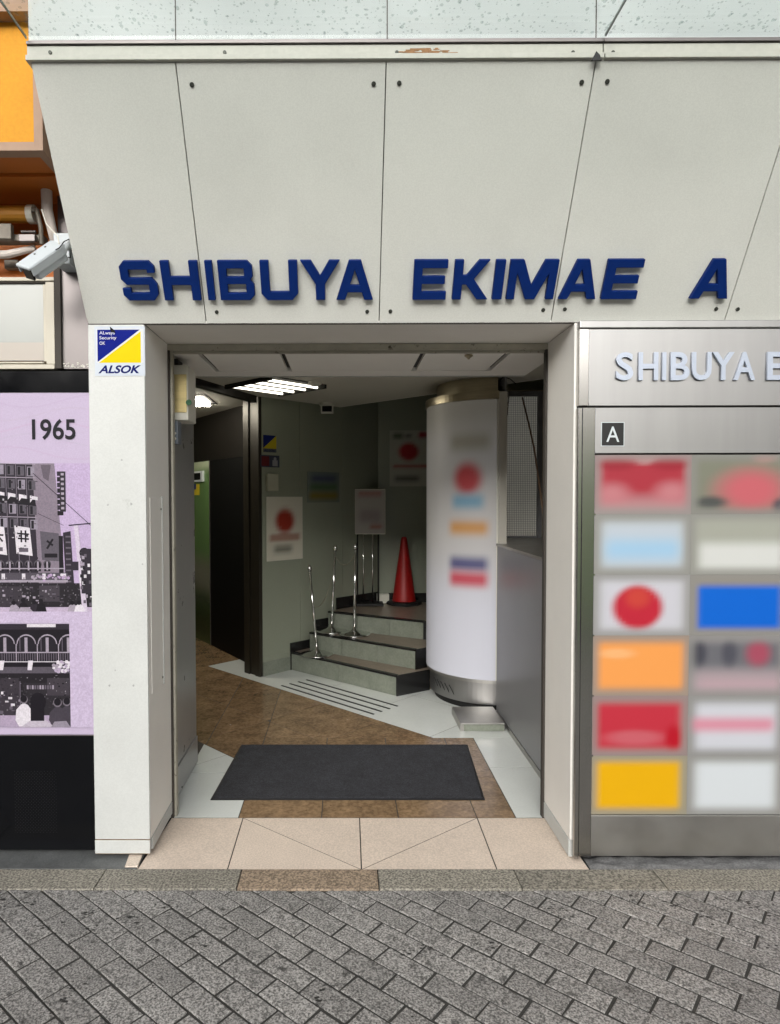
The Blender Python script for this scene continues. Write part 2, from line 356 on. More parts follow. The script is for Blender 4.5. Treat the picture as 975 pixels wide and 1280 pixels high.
# dark blotches and gum trodden onto the setts
stn = mat('trodden_dirt', lin(40, 39, 37), .8, n1=.3, s1=60)
bm = bmesh.new()
cl_ = [G(30, 1130), G(110, 1140), G(200, 1135), G(120, 1165), G(60, 1160), G(250, 1180), G(160, 1150), G(840, 1130), G(880, 1150), G(950, 1135), G(790, 1125), G(600, 1180), G(420, 1235), G(520, 1190), G(90, 1240), G(700, 1140), G(960, 1180), G(900, 1115+10)]
for c_ in cl_:
    for k in range(random.randint(5, 12)):
        x = c_.x+random.gauss(0, .035); y = c_.y+random.gauss(0, .02)
        if y > -.236: continue
        n = 8; r_ = random.uniform(.0015, .0055); a0 = random.random()*6
        vs2 = [bm.verts.new((x+r_*random.uniform(.5, 1.7)*math.cos(a0+2*math.pi*q_/n)*1.6, y+r_*random.uniform(.4, 1.4)*math.sin(a0+2*math.pi*q_/n), .0029+len(bm.faces)*1e-6)) for q_ in range(n)]
        bm.faces.new(vs2)
for k in range(70):
    x = random.uniform(-1.2, 1.5); y = random.uniform(-1.0, -.24); r_ = random.uniform(.001, .004); vs2 = [bm.verts.new((x+r_*random.uniform(.6, 1.3)*math.cos(q_*.9), y+r_*random.uniform(.6, 1.3)*math.sin(q_*.9), .0028)) for q_ in range(7)]; bm.faces.new(vs2)
tag(obj('ground_stains', bm, stn, pav), kind='stuff')
# kerb stones
kb = tag(obj('kerb', box(-6, 6, -.2265, -.087, -.2, -.008), bed_m), 'low row of long speckled granite kerb stones', kind='structure')
kx = [G(a, 1100).x for a in (-230, -55, 125, 299, 473, 647.5, 825, 1003, 1180)]
for i in range(len(kx)-1):
    sk = (i-4)*.004
    o = obj('kerb_stone', prism([(kx[i]+.002, -.225), (kx[i+1]-.002, -.225), (kx[i+1]-.002, -.089), (kx[i]+.002, -.089)], -.1, .004+(.0 if i % 2 else .001), None, .002, .002), kerbb_m if i == 3 else kerb_m, kb)
    if i == 3: o['label'] = 'browner kerb stone in front of the entrance'
# strip of ground against the wall, left and right
gl = tag(obj('ground_strip', box(-6, XL-.03, -.0868, .4, -.2, .006), slabd_m), 'dark stained slab at the foot of the poster wall', kind='structure')
obj('patch_tile', prism([G(156, 1086), G(172, 1086), (XL-.035, .01), (XL-.09, .01)], 0, .011, None, .002, .002), beige_m, gl)
bmr = bmesh.new()
nx, ny = 90, 10; vv = []
for j in range(ny+1):
    for i in range(nx+1):
        x = .975+(6-.975)*(i/nx)**2; y = -.0868+.16*j/ny
        h = -.004+.012*noise.noise(Vector((x*14, y*30, 2)))+.004*noise.noise(Vector((x*50, y*90, 5)))
        vv.append(bmr.verts.new((x, y, h if y < .04 else h-.02)))
for j in range(ny):
    for i in range(nx): k = j*(nx+1)+i; bmr.faces.new((vv[k], vv[k+1], vv[k+nx+2], vv[k+nx+1]))
tag(obj('ground_strip', bmr, cement_m, smooth=True), 'crumbling cement fillet along the foot of the steel board', kind='structure')
# threshold
TH = tag(obj('threshold', box(XL-.03, .99, -.0865, DEP-.002, -.2, -.0012), blackm_m), 'beige stone threshold with diagonal joints', kind='structure')
F0, F1 = -.0845, DEP-.002; g = .0030
fx = [XL-.028, -.475, .066, .612, .985]; bx = [XL-.002, -.478, .068, .618, XR]
def tile(pts, m_, par, z=.0, ins=.0015, name='tile'):
    pts = [Vector(p[:2]) for p in pts]
    if area(pts) < 3e-4: return
    c = sum(pts, Vector((0, 0)))/len(pts)
    a = sum(pts[i].x*pts[(i+1) % len(pts)].y-pts[(i+1) % len(pts)].x*pts[i].y for i in range(len(pts)))
    if a < 0: pts.reverse()
    n = len(pts); q = []
    for i in range(n):
        d1 = (pts[i]-pts[i-1]).normalized(); d2 = (pts[(i+1) % n]-pts[i]).normalized(); nn = Vector((-d1.y, d1.x))+Vector((-d2.y, d2.x))
        q.append(pts[i]+nn/max(nn.length_squared/2, .25)*g*.8)
    return obj(name, prism(q, z-.02, z), m_, par)
tile([(fx[0], F0), (fx[1], F0), (bx[1], F1), (bx[0], F1)], beige_m, TH)
tile([(fx[1], F0), (fx[2], F0), (bx[1], F1)], beige_m, TH); tile([(fx[2], F0), (bx[2], F1), (bx[1], F1)], beige_m, TH)
tile([(fx[2], F0), (bx[3], F1), (bx[2], F1)], beige_m, TH); tile([(fx[2], F0), (fx[3], F0), (bx[3], F1)], beige_m, TH)
tile([(fx[3], F0), (fx[4], F0), (bx[4]+.04, F1), (bx[3], F1)], beige_m, TH)
# ------------------------------------------------------------------ interior floor
FL = tag(obj('interior_floor', box(-6, 3, DEP-.0018, 7, -.25, -.0012), seal_m), 'brown marble and white tile floor of the lobby', kind='structure')
BX0, BX1, BY1 = -.50, .80, 1.385
for (a, b) in ((BX0, -.11), (-.11, .25), (.25, .618), (.618, BX1)):
    for (c, d) in ((DEP, .80), (.80, BY1)):
        tile([(a, c), (b, c), (b, d), (a, d)], brown_t, FL, name='marble_tile')
UA, UB = -1.20, -.13
def field(pred, u0, u1, v0, v1, su, sv, m_, uo=0, vo=0, nm='tile'):
    u = u0
    while u < u1-1e-6:
        v = v0
        while v < v1-1e-6:
            p = [uv(u, v), uv(min(u+su, u1), v), uv(min(u+su, u1), min(v+sv, v1)), uv(u, min(v+sv, v1))]; p = [Vector(a[:2]) for a in p]
            for (pp, nn) in pred:
                if len(p) >= 3: p = clip(p, pp, nn)
            if len(p) >= 3 and area(p) > .0006: tile(p, m_, FL, name=nm)
            v += sv
        u += su
# brown corridor field, either side of X = BX0
field([((BX0, 0), (-1, 0)), ((-.845, 0), (1, 0))], UA, UB, -3.5, 2.2, .535, .55, brown_t, nm='marble_tile')
field([((BX0, 0), (1, 0)), ((0, BY1), (0, 1))], UA, UB, -3.5, 2.2, .535, .55, brown_t, nm='marble_tile')
field([((-.845, 0), (-1, 0))], UA, UB, -3.5, 2.2, .535, .55, brown_t, nm='marble_tile')
field([((-.3, 5.2), (0, -1))], UB, 2.2, -3.2, -.62, .58, .55, brown_t, nm='marble_tile')
# white left of the border
field([((BX0, 0), (-1, 0)), ((-.86, 0), (1, 0)), ((0, DEP), (0, 1)), ((0, .86), (0, 1))], -2.6, UA, 0, 2.6, .7, .6, white_t)
tile([(-.86, DEP), (BX0, DEP), (BX0, .86), (-.86, .86)], white_t, FL)
# white right strip and stair hall
for (c, d) in ((DEP, .93), (.93, BY1)): tile([(BX1, c), (1.12, c), (1.12, d), (BX1, d)], white_t, FL)
field([((0, BY1), (0, 1)), ((2.4, 0), (-1, 0))], UB, .47, -.62, 3.2, .6, .62, white_t)
field([((0, BY1), (0, 1)), ((2.4, 0), (-1, 0))], .47, 1.6, -.62, 3.2, .6, .62, white_t)
for i, u in enumerate((-.062, .02, .105, .19)):
    a, b = uv(u, .325+.005*i), uv(u, 1.322); d = U*.008
    obj('anti_slip_strip', prism([a-d, b-d, b+d, a+d], -.001, .003), rubber_m, FL)

# ================================================================== ENTRANCE: PILLARS, REVEALS, FASCIA
pl = thing('pillar', 'white painted entrance pillar on the left with grey handprints and a security sticker', 'pillar', (XLO, 0, 0))
obj('front_casing', box(XLO, XL, 0, .012, .079, ZT-.003), pillar_m, pl, bevel=.002)
obj('base_strip', box(XLO, XL, -.002, .013, .02, .076), pillar_m, pl, bevel=.0015)
obj('side_casing', box(XL-.012, XL+.0005, .0125, DEP, .079, ZT-.003), reveal_m, pl)
obj('base_strip', box(XL-.012, XL+.0025, .035, DEP, .02, .075), pillar_m, pl, bevel=.0015)
obj('outer_side', box(XLO, XLO+.012, .0125, DEP, .02, ZT-.003), pillar_m, pl)
gr_ = mat('brown_grime', lin(120, 96, 66), .8, n1=.4, s1=40)
obj('grime_line', box(XLO+.001, XL-.001, -.0012, .004, .0763, .0787), gr_, pl)
obj('grime_line', box(XLO+.001, XL-.001, -.0018, .004, .0185, .0198), gr_, pl)
# access hatch in the left reveal
ha, hb = .045, .215
zz0, zz1 = .675, 1.50
hatch = obj('hatch', box(XL+.0008, XL+.0035, ha, hb, zz0, zz1), reveal_m, pl, bevel=.001)
obj('hatch_edge', box(XL+.001, XL+.008, hb, hb+.006, zz0-.004, zz1+.004), pillar_m, hatch)
for z in (zz0+.03, zz1-.05): obj('lock', tube([(XL+.002, hb-.012, z), (XL+.006, hb-.012, z)], .005), bolt_m, hatch)
pr = thing('pillar', 'pale grey entrance pillar on the right beside the steel directory board', 'pillar', (XR, 0, 0))
obj('side_casing', box(XR, XR+.012, 0, DEP, .079, ZT-.003), reveal_m, pr)
obj('base_strip', box(XR-.003, XR+.012, .004, DEP, .004, .075), pillar_m, pr, bevel=.0015)
obj('front_casing', box(XR+.0125, XR+.03, .0, .02, .02, ZT-.003), darkf_m, pr)
obj('core', box(XR+.0125, 1.05, .0205, DEP, .0, ZT-.003), seal_m, pr)
scf = mat('grey_scuff', lin(150, 152, 150), .7, n1=.2, s1=60)
for (px, py, q_) in ((137, 857, .0045), (167, 857, .0045), (144, 838, .003), (135, 631, .004), (164, 630, .005), (152, 575, .004), (178, 705, .003)):
    p_ = S(px, py, 0); obj('scuff', plate((p_.x, -.0001, p_.z), X3, Z3, [(q_*(1+.4*math.sin(i*2.3+px))*math.cos(i*.7), q_*(1+.3*math.cos(i*1.7+py))*math.sin(i*.7)) for i in range(9)], .0004), scf, pl)
# door track, left rail
tr = thing('shutter_track', 'grimy rusty shutter track across the top of the entrance', 'track', (0, DEP, ZT))
obj('track_rail', box(XL, XR, DEP, DEP+.012, ZT-.030, ZT-.003), rust_m, tr)
obj('track_rail', box(XL, XR, DEP+.02, DEP+.04, ZT-.040, ZT-.003), rust_m, tr)
obj('guide_rail', box(XL-.004, XL+.010, DEP, DEP+.03, .0, ZT-.03), seal_m, tr)
obj('guide_rail', box(XL+.0102, XL+.020, DEP+.01, DEP+.045, .0, ZT-.03), rust_m, tr)
obj('guide_rail', box(XR-.010, XR+.02, DEP, DEP+.03, .0, ZT-.03), seal_m, tr)
# fascia of slanting panels
fa = thing('slanting_fascia', 'overhanging cream fascia of large slanting panels above the entrance', 'fascia', (0, 0, ZT))
ES = Vector((0, -SO, ZTOP-ZT)); LS = ES.length; ES = ES/LS
pn = Vector((1, 0, 0)).cross(ES)          # outward normal of the slope
def sl(px, py): return hit(px, py, (0, 0, ZT), pn)
def slope(x, t, d=0): return Vector((x, 0, ZT))+ES*t+pn*d
def sdist(p): return (p-Vector((0, 0, ZT))).dot(ES)
edges = [XLO+.001]+SEAM+[SEAM[3]+.7, SEAM[3]+1.4, SEAM[3]+2.1]
pans = []
for a, b in zip(edges, edges[1:]):
    bm = plate(slope(a+.0018, 0, -.012), X3, ES, [(0, 0), (b-a-.0036, 0), (b-a-.0036, LS-.002), (0, LS-.002)], .012)
    pans.append(obj('panel', bm, fascia_m, fa, bevel=.0012))
obj('backing', plate(slope(XLO+.003, .002, -.03), X3, ES, [(0, 0), (edges[-1]-XLO-.01, 0), (edges[-1]-XLO-.01, LS-.006), (0, LS-.006)], .017), seal_m, fa)
bm = bmesh.new()                          # side cheek
v = [bm.verts.new((XLO+x, y, z)) for x in (0, .010) for (y, z) in ((.02, ZT-.002), (-.012, ZT+.02), (-SO+.003, ZTOP), (.35, ZTOP), (.35, ZT-.002))]
bm.faces.new(v[:5]); bm.faces.new(v[5:][::-1])
for i in range(5): bm.faces.new((v[i], v[i+5], v[(i+1) % 5+5], v[(i+1) % 5]))
bmesh.ops.recalc_face_normals(bm, faces=bm.faces); obj('side_cheek', bm, fascia_m, fa)
obj('soffit', box(XL+.0015, XR+.02, .0, DEP+.05, ZT-.0005, ZT+.01), reveal_m, fa)
obj('edge_strip', box(XLO, edges[-1], .0, .0125, ZT-.0025, ZT+.001), seal_m, fa)
def pan_of(x):
    for i, (a, b) in enumerate(zip(edges, edges[1:])):
        if a <= x < b: return pans[i]
bolts = [(240, 106), (467, 105), (499, 104), (727, 103), (759, 102), (271, 390), (459, 389.5), (488, 389), (679, 387.5), (706, 386.5), (895, 386), (922, 386.5)]
bb = bmesh.new(); tube([(0, 0, 0), (0, 0, .003)], .0125, bb, 14); 
bme = bpy.data.meshes.new('bolt'); tube([(0, 0, .003), (0, 0, .005)], .007, bb, 6); bb.to_mesh(bme); bb.free(); bme.materials.append(bolt_m)
for (px, py) in bolts:
    p = sl(px, py); o = obj('bolt', bme, None, pan_of(p.x)); o.location = p+pn*.0003; o.rotation_euler = pn.to_track_quat('Z', 'Y').to_euler(); o.scale = (.62, .62, .8)
for x in (1.5, 2.2):
    for k in (0, 1): pass
# top rails
rl = thing('fascia_rail', 'cream metal rail capping the fascia, rust streaked, under the wet glass', 'rail', (0, -SO, ZTOP))
R0 = XLO-.012
for a, b in ((R0, .858), (.862, edges[-1])):
    obj('rail_lip', box(a, b, -SO-.012, -SO+.05, ZTOP, ZTOP+.017), strip_m, rl, bevel=.001)
    obj('rail_channel', box(a, b, -SO+.002, -SO+.05, ZTOP+.017, ZTOP+.056), strip_m, rl)
    obj('rail_groove', box(a, b, -SO+.0005, -SO+.0019, ZTOP+.0172, ZTOP+.0192), seal_m, rl); obj('rail_groove', box(a, b, -SO+.0005, -SO+.0019, ZTOP+.0535, ZTOP+.0555), seal_m, rl)
    obj('rail_top', box(a, b, -SO-.006, -SO+.05, ZTOP+.056, ZTOP+.066), galv_m, rl, bevel=.001)
for px in (63, 281, 496, 716, 766): 
    p = S(px, 66, -SO+.002); obj('screw', tube([(p.x, -SO+.003, p.z), (p.x, -SO-.002, p.z)], .006), bolt_m, rl)
stain = mat('rust_stain', lin(142, 106, 72), .8, n1=.4, s1=30)
bm = bmesh.new()
for i in range(60):
    x = random.gauss(.265, .05); zc = ZTOP+.0195+random.random()**2*.02
    box(x-.012*random.random()-.004, x+.012*random.random()+.004, -SO+.0012-.0002*i/60, -SO+.003, zc, zc+random.uniform(.002, .008), bm)
tag(obj('rust_streak', bm, stain, rl), kind='stuff')
# broken joint chip
p = S(745, 66, -SO-.013); obj('joint_gap', plate((p.x, -SO-.012, p.z), X3, Z3, [(-.016, -.026), (.018, -.026), (.012, -.008), (0, .004), (-.008, -.012)], .004), blackm_m, rl)
# glass parapet
gp = thing('glass_parapet', 'frosted glass parapet beaded with rain above the cream fascia', 'glass parapet', (0, -SO, ZTOP+.07))
GY = -SO+.012; gz0 = ZTOP+.0665
ge = [S(35, 40, GY).x, S(219.5, 40, GY).x, S(484, 40, GY).x, S(745, 40, GY).x, S(1005, 40, GY).x, S(1270, 40, GY).x]
for a, b in zip(ge, ge[1:]):
    obj('pane', box(a+.0018, b-.0018, GY, GY+.010, gz0, gz0+.9), glass_m, gp)
    obj('glazing_bead', box(a+.0018, b-.0018, GY-.007, GY-.0005, gz0-.003, gz0+.008), galv_m, gp)
for x in ge[1:]: obj('joint_seal', box(x-.0017, x+.0017, GY-.001, GY+.008, gz0, gz0+.9), seal_m, gp)
CZ = gz0+.003; cl = S(35, 52, -SO).x
for a, b in ((cl, .860), (.866, 2.9)): obj('canopy_pane', box(a, b, -1.5, -SO-.008, CZ, CZ+.010), side_glass, gp)
obj('canopy_joint', box(.8605, .8655, -1.5, -SO-.008, CZ+.001, CZ+.009), mat('silicone_joint', lin(150, 156, 154), .5), gp)
obj('canopy_edge', box(cl-.003, cl-.0005, -1.5, -SO-.008, CZ, CZ+.010), mat('glass_edge', lin(70, 96, 88), .3), gp)
db = bmesh.new()
for i in range(2600):
    x = random.uniform(cl+.01, 1.7); y = -SO-.012-random.random()**1.2*.42; r = random.choice((.0012, .0018, .0025, .004)) if random.random() > .10 else .006
    el = random.uniform(.8, 2.2); n = 7; z = CZ+.0103
    c = db.verts.new((x, y-r*.2, z+r*.5)); ring = [db.verts.new((x+r*math.cos(t)*random.uniform(.8, 1.25), y+r*el*math.sin(t)*.8, z)) for t in [2*math.pi*k/n for k in range(n)]]
    for k in range(n): db.faces.new((c, ring[k], ring[(k+1) % n]))
bmesh.ops.recalc_face_normals(db, faces=db.faces)
tag(obj('raindrops', db, drop_m, gp, smooth=True), kind='stuff')

# ------------------------------------------------------------------ navy letters on the fascia
W = .24
def cut(p): return p
GL = {
 'S': [[(.14,0),(.86,0),(1,.16),(1,.42),(.86,.58),(.24,.58),(.24,.78),(.76,.78),(.76,.70),(.98,.70),(.98,.86),(.84,1),(.14,1),(0,.86),(0,.54),(.14,.40),(.76,.40),(.76,.20),(.24,.20),(.24,.32),(.0,.32),(0,.14)]],
 'H': [[(0,0),(.24,0),(.24,.39),(.76,.39),(.76,0),(1,0),(1,1),(.76,1),(.76,.61),(.24,.61),(.24,1),(0,1)]],
 'I': [[(0,0),(1,0),(1,1),(0,1)]],
 'U': [[(.16,0),(.84,0),(1,.17),(1,1),(.76,1),(.76,.22),(.24,.22),(.24,1),(0,1),(0,.17)]],
 'Y': [[(.38,0),(.62,0),(.62,.40),(1,1),(.73,1),(.5,.62),(.27,1),(0,1),(.38,.40)]],
 'E': [[(0,0),(1,0),(1,.21),(.26,.21),(.26,.40),(.94,.40),(.94,.60),(.26,.60),(.26,.79),(1,.79),(1,1),(0,1)]],
 'K': [[(0,0),(.25,0),(.25,.38),(.36,.38),(.70,0),(1.02,0),(.57,.52),(.98,1),(.68,1),(.36,.62),(.25,.62),(.25,1),(0,1)]],
 'M': [[(0,0),(.17,0),(.17,.66),(.40,0),(.60,0),(.83,.66),(.83,0),(1,0),(1,1),(.72,1),(.5,.36),(.28,1),(0,1)]],
 'A': [[(0,0),(.24,0),(.31,.19),(.69,.19),(.76,0),(1,0),(.66,1),(.34,1)], [(.375,.38),(.625,.38),(.5,.76)]],
 'B': [[(0,0),(.86,0),(1,.13),(1,.40),(.90,.51),(.97,.60),(.97,.87),(.84,1),(0,1)], [(.24,.19),(.76,.19),(.76,.41),(.24,.41)], [(.24,.60),(.73,.60),(.73,.80),(.24,.80)]],
}
def fill(loops, place, d0, n, depth, bm=None):
    """fill outline with holes; place(a,b)->Vector ; extrude along n"""
    bm = bm or bmesh.new(); es = []
    for lp in loops:
        vs_ = [bm.verts.new(place(a, b)+n*(d0+depth)) for a, b in lp]
        for i in range(len(vs_)): es.append(bm.edges.new((vs_[i], vs_[(i+1) % len(vs_)])))
    bmesh.ops.triangle_fill(bm, use_beauty=True, use_dissolve=False, edges=es)
    for f in bm.faces:
        f.normal_update()
        if f.normal.dot(n) < 0: f.normal_flip()
    r = bmesh.ops.extrude_face_region(bm, geom=list(bm.faces)); 
    for e in r['geom']:
        if isinstance(e, bmesh.types.BMVert): e.co -= n*depth
    bmesh.ops.recalc_face_normals(bm, faces=bm.faces); return bm
lt = thing('blue_lettering', 'navy raised letters reading SHIBUYA EKIMAE A across the cream fascia', 'lettering', (0, 0, ZT+.1))
tb = sdist(sl(480, 373)); tt = sdist(sl(480, 323.5))
LET = [('S', 157.5, 201), ('H', 207.5, 253), ('I', 261.5, 270.5), ('B', 277, 320), ('U', 328, 373.5), ('Y', 377, 425), ('A', 420.5, 466),
       ('E', 515, 556), ('K', 564, 607.5), ('I', 613.5, 625.5), ('M', 631, 689.5), ('A', 696, 742), ('E', 748.5, 792.5), ('A', 859, 905.5)]
for ch, a, b in LET:
    xa, xb = sl(a, 373).x, sl(b, 373).x; n_ = pn
    o = obj('letter', fill(GL[ch], lambda p, q: slope(xa+(xb-xa)*p, tb+(tt-tb)*q), .004, pn, .018), navy_m, lt, bevel=.0022)

# ------------------------------------------------------------------ security sticker
st = thing('security_sticker', 'white ALSOK sticker with blue and yellow triangles on the left pillar', 'sticker', (-.93, 0, 2.1))
a, b = S(119, 470), S(181, 408); w_, h_ = b.x-a.x, b.z-a.z
obj('sticker_sheet', box(a.x, b.x, -.0018, 0, a.z, b.z), ivory_m, st)
pr_ = Print((a.x, -.0012, a.z), X3, Z3); s = w_/62
pr_.rect(0, 0, w_, h_, (226, 234, 244)); pr_.rect(2*s, 16*s, 60*s, h_-3*s, (240, 243, 246)); pr_.poly([(3.5*s, 17*s), (3.5*s, h_-4*s), (56*s, h_-4*s)], (10, 30, 140)); pr_.poly([(5*s, 16*s), (57*s, 16*s), (57*s, h_-6*s)], (248, 224, 10))
pr_.text('ALSOK', 4*s, 3*s, 53*s, 10*s, (16, 30, 110), shear=.3, offset=.035)
pr_.text('ALways', 6*s, h_-11*s, 19*s, 5*s, (245, 245, 250), offset=.01); pr_.text('Security', 6*s, h_-17*s, 21*s, 5*s, (245, 245, 250), offset=.01); pr_.text('OK', 6*s, h_-22.5*s, 7*s, 4*s, (245, 245, 250), offset=.01)
pr_.poly([(19*s, h_), (25*s, h_-5*s), (26*s, h_-8*s), (20*s, h_-7*s)], (30, 30, 34))
pr_.build('sticker_print', mat('sticker_ink', (.66, .66, .66), .6, attr=True, spec=.08), st)

# ------------------------------------------------------------------ steel directory board
db_ = thing('directory_board', 'stainless steel tenant directory board right of the entrance', 'sign board', (1.5, -.03, 0))
BXL = S(722.5, 600, -.032).x; BR = 2.9; zc0 = S(800, 1070, -.03).z; 
zcell1, zcell0 = S(800, 567, -.03).z, S(800, 1019, -.03).z
zh0, zh1, zcap = S(800, 507, -.03).z, S(800, 411, -.03).z, S(800, 400.5, -.03).z
c1, c2, c3 = S(733.5, 700, -.03).x, S(742, 700, -.03).x, S(744, 700, -.03).x
obj('core', box(BXL+.006, BR-.005, -.012, -.001, zc0+.004, zcap-.004), seal_m, db_)
obj('top_cap', box(BXL, BR, -.036, -.0005, zh1+.0015, zcap), steel_m, db_, bevel=.004)
obj('header_panel', box(c1+.001, BR-.02, -.030, -.0125, zh0, zh1-.001), steel_m, db_, bevel=.001)
obj('side_trim', box(BXL, c1-.001, -.034, -.001, zh0, zh1-.001), steelp_m, db_, bevel=.001)
obj('side_trim', box(BXL-.002, BXL+.016, -.034, -.001, zc0-.012, zh0-.008), steelp_m, db_, bevel=.003)
obj('side_trim', box(BXL+.0175, c2, -.032, -.001, zc0, zh0-.008), steelp_m, db_, bevel=.001)
obj('name_panel', box(c2+.0015, BR-.02, -.029, -.0125, zcell1+.002, zh0-.008), steel_m, db_, bevel=.001)
obj('kick_panel', box(c2+.001, BR-.02, -.031, -.0125, zc0, zcell0-.001), steeld_m, db_, bevel=.0015)
a, b = S(752, 557, -.03), S(779.5, 528.5, -.03)
bd = obj('badge', box(a.x, b.x, -.0325, -.029, a.z, b.z), blackm_m, db_)
s = (b.x-a.x)/27
obj('badge_letter', fit_text('A', (a.x+5.5*s, -.0325, a.z+4.5*s), X3, Z3, 16*s, 19*s, d=.001, extrude=.1), cctv_m, bd)
for (q, zz) in ((a.z-.003, a.z), (b.z, b.z+.003)): obj('badge_edge', box(a.x-.003, b.x+.003, -.0315, -.029, q, zz), cctv_m, bd)
for (q, zz) in ((a.x-.003, a.x), (b.x, b.x+.003)): obj('badge_edge', box(q, zz, -.0315, -.029, a.z, b.z), cctv_m, bd)
SLT = [('S', 769.5, 791), ('H', 797.5, 822), ('I', 827, 832), ('B', 837.5, 861), ('U', 864, 888.5), ('Y', 889.5, 917), ('A', 916.5, 943), ('E', 958, 980)]
lz0, lz1 = S(850, 475.5, -.035).z, S(850, 440.5, -.035).z
for ch, x0, x1 in SLT:
    xa, xb = S(x0, 460, -.035).x, S(x1, 460, -.035).x
    obj('steel_letter', fit_text(ch, (xa, -.032, lz0), X3, Z3, xb-xa, lz1-lz0, d=.010, extrude=.1, offset=.018), mat('satin_letter', lin(170, 178, 192), .4, .3), db_, bevel=.0004)
rows = [S(800, y, -.03).z for y in (568.5, 643, 718.5, 794.5, 870, 945, 1018.5)]
colx = [c2+.002, S(862, 800, -.03).x]; cwid = colx[1]-colx[0]; colx += [colx[1]+cwid, colx[1]+2*cwid, BR-.03]
GR = (168, 166, 158)
P = {
 (0,0): ((186,130,134), [(.5,.62,.44,.30,.16,(176,52,66),0), (.18,.35,.16,.16,.8,(200,128,134),1), (.80,.38,.16,.16,.8,(200,128,134),1), (.52,.92,.1,.08,.6,(190,140,140),1), (.22,.84,.18,.1,.5,(160,40,54),1), (.78,.84,.18,.1,.5,(160,40,54),1), (.5,.0,.6,.1,.2,(180,160,158),0)]),
 (0,1): ((168,168,160), [(.5,.5,.42,.38,.18,(196,206,216),0), (.5,.42,.38,.16,.2,(166,204,232),0)]),
 (0,2): ((188,188,190), [(.5,.5,.42,.42,.2,(208,208,216),0), (.46,.46,.26,.36,.22,(196,40,60),1), (.46,.62,.12,.16,.6,(206,70,60),1)]),
 (0,3): ((196,150,110), [(.5,.5,.46,.38,.14,(250,166,88),0), (.25,.7,.18,.08,.5,(252,186,124),1)]),
 (0,4): ((178,120,120), [(.47,.5,.45,.38,.14,(200,52,68),0), (.45,.3,.3,.12,.5,(206,100,110),1), (.85,.3,.08,.2,.6,(190,20,40),1)]),
 (0,5): ((188,170,110), [(.47,.5,.45,.42,.12,(240,182,6),0)]),
 (1,0): ((132,134,118), [(.62,.40,.34,.34,.6,(204,104,112),1), (.2,.2,.16,.1,.6,(84,86,84),1), (.95,.15,.1,.12,.6,(74,74,84),1), (.75,.95,.12,.08,.6,(180,140,130),1)]),
 (1,1): ((170,172,160), [(.55,.30,.46,.22,.16,(218,220,216),0)]),
 (1,2): ((150,144,134), [(.55,.46,.47,.36,.10,(10,104,214),0)]),
 (1,3): ((160,154,156), [(.45,.68,.55,.24,.2,(112,112,118),0), (.1,.7,.08,.2,.6,(74,74,84),1), (.42,.7,.08,.2,.6,(84,84,94),1), (.72,.7,.12,.2,.6,(170,80,100),1), (.55,.2,.5,.1,.3,(196,166,174),0)]),
 (1,4): ((166,166,166), [(.5,.48,.42,.40,.18,(212,214,222),0), (.45,.52,.44,.11,.14,(220,150,168),0)]),
 (1,5): ((170,170,166), [(.5,.5,.42,.42,.2,(220,226,230),0)]),
}
lab = {(0,0): 'crimson plate', (0,1): 'pale blue plate', (0,2): 'white plate with red disc', (0,3): 'orange plate', (0,4): 'red plate', (0,5): 'yellow plate', (1,0): 'grey plate with red patch', (1,1): 'pale grey plate', (1,2): 'bright blue plate', (1,3): 'grey and pink plate', (1,4): 'white plate with pink band', (1,5): 'white plate'}
for c in range(4):
    for r in range(6):
        z1_, z0_ = rows[r], rows[r+1]; x0_, x1_ = colx[c], colx[c+1]
        base, bl = P[(c, r)] if c < 2 else P[((c+r) % 2, (r*2+c) % 6)]
        o = soft_sheet('tenant_plate', (x0_+.0002, -.018, z0_+.0002), X3, Z3, x1_-x0_-.0004, z1_-z0_-.0004, base, bl, printg_m, db_, 26, 20, d=.009, edge=(146, 145, 141))
        if c < 2: o['label'] = lab[(c, r)]
for zz in rows[1:-1]: obj('divider', box(c2+.001, c2+.007, -.0285, -.0126, zz-.003, zz+.003), steelp_m, db_)

# ------------------------------------------------------------------ poster board on the left
pb = thing('poster_board', 'black framed wall board left of the entrance with a lilac 1965 history poster', 'poster board', (-1.5, .03, 0))
PYY = .028
px1 = XLO-.002; px0 = -2.6
zp1, zp0 = S(60, 491, PYY).z, S(60, 918, PYY).z; zb1, zb0 = S(60, 464, PYY).z, S(60, 1062, PYY).z
obj('board_back', box(px0, px1, PYY+.002, .3, zb0, zb1), blackm_m, pb)
obj('upper_panel', box(px0, px1, PYY-.004, PYY+.0018, zp1+.001, zb1), black_m, pb, bevel=.001)
obj('lower_panel', box(px0, px1-.006, PYY-.002, PYY+.0018, zb0, zp0-.004), black_m, pb, bevel=.001)
obj('edge_trim', box(px0, px1, PYY-.006, PYY+.0018, zp0-.0038, zp0-.0005), galv_m, pb)
bm = bmesh.new()                          # perforated speaker patch
a, b = S(20, 1040, PYY), S(72, 962, PYY)
nxg, nzg = 26, 38
for i in range(nxg):
    for j in range(nzg):
        x = a.x+(b.x-a.x)*i/nxg; z = a.z+(b.z-a.z)*j/nzg; s = .0011
        if (i+j) % 2: box(x-s, x+s, PYY-.0024, PYY-.0019, z-s, z+s, bm)
tag(obj('perforation', bm, blackm_m, pb), kind='stuff')
obj('poster_sheet', box(px0, px1-.001, PYY-.0006, PYY+.0018, zp0, zp1), ivory_m, pb)
A0 = S(0, 918, PYY); A1 = S(115.5, 491, PYY); kx_ = (A1.x-A0.x)/115.5; kz_ = (A1.z-A0.z)/427
po = Print((A0.x, PYY-.0006, A0.z), X3, Z3)
def q(x, y): return (x*kx_, (918-y)*kz_)
def qp(pts, col): po.poly([q(*p) for p in pts], col)
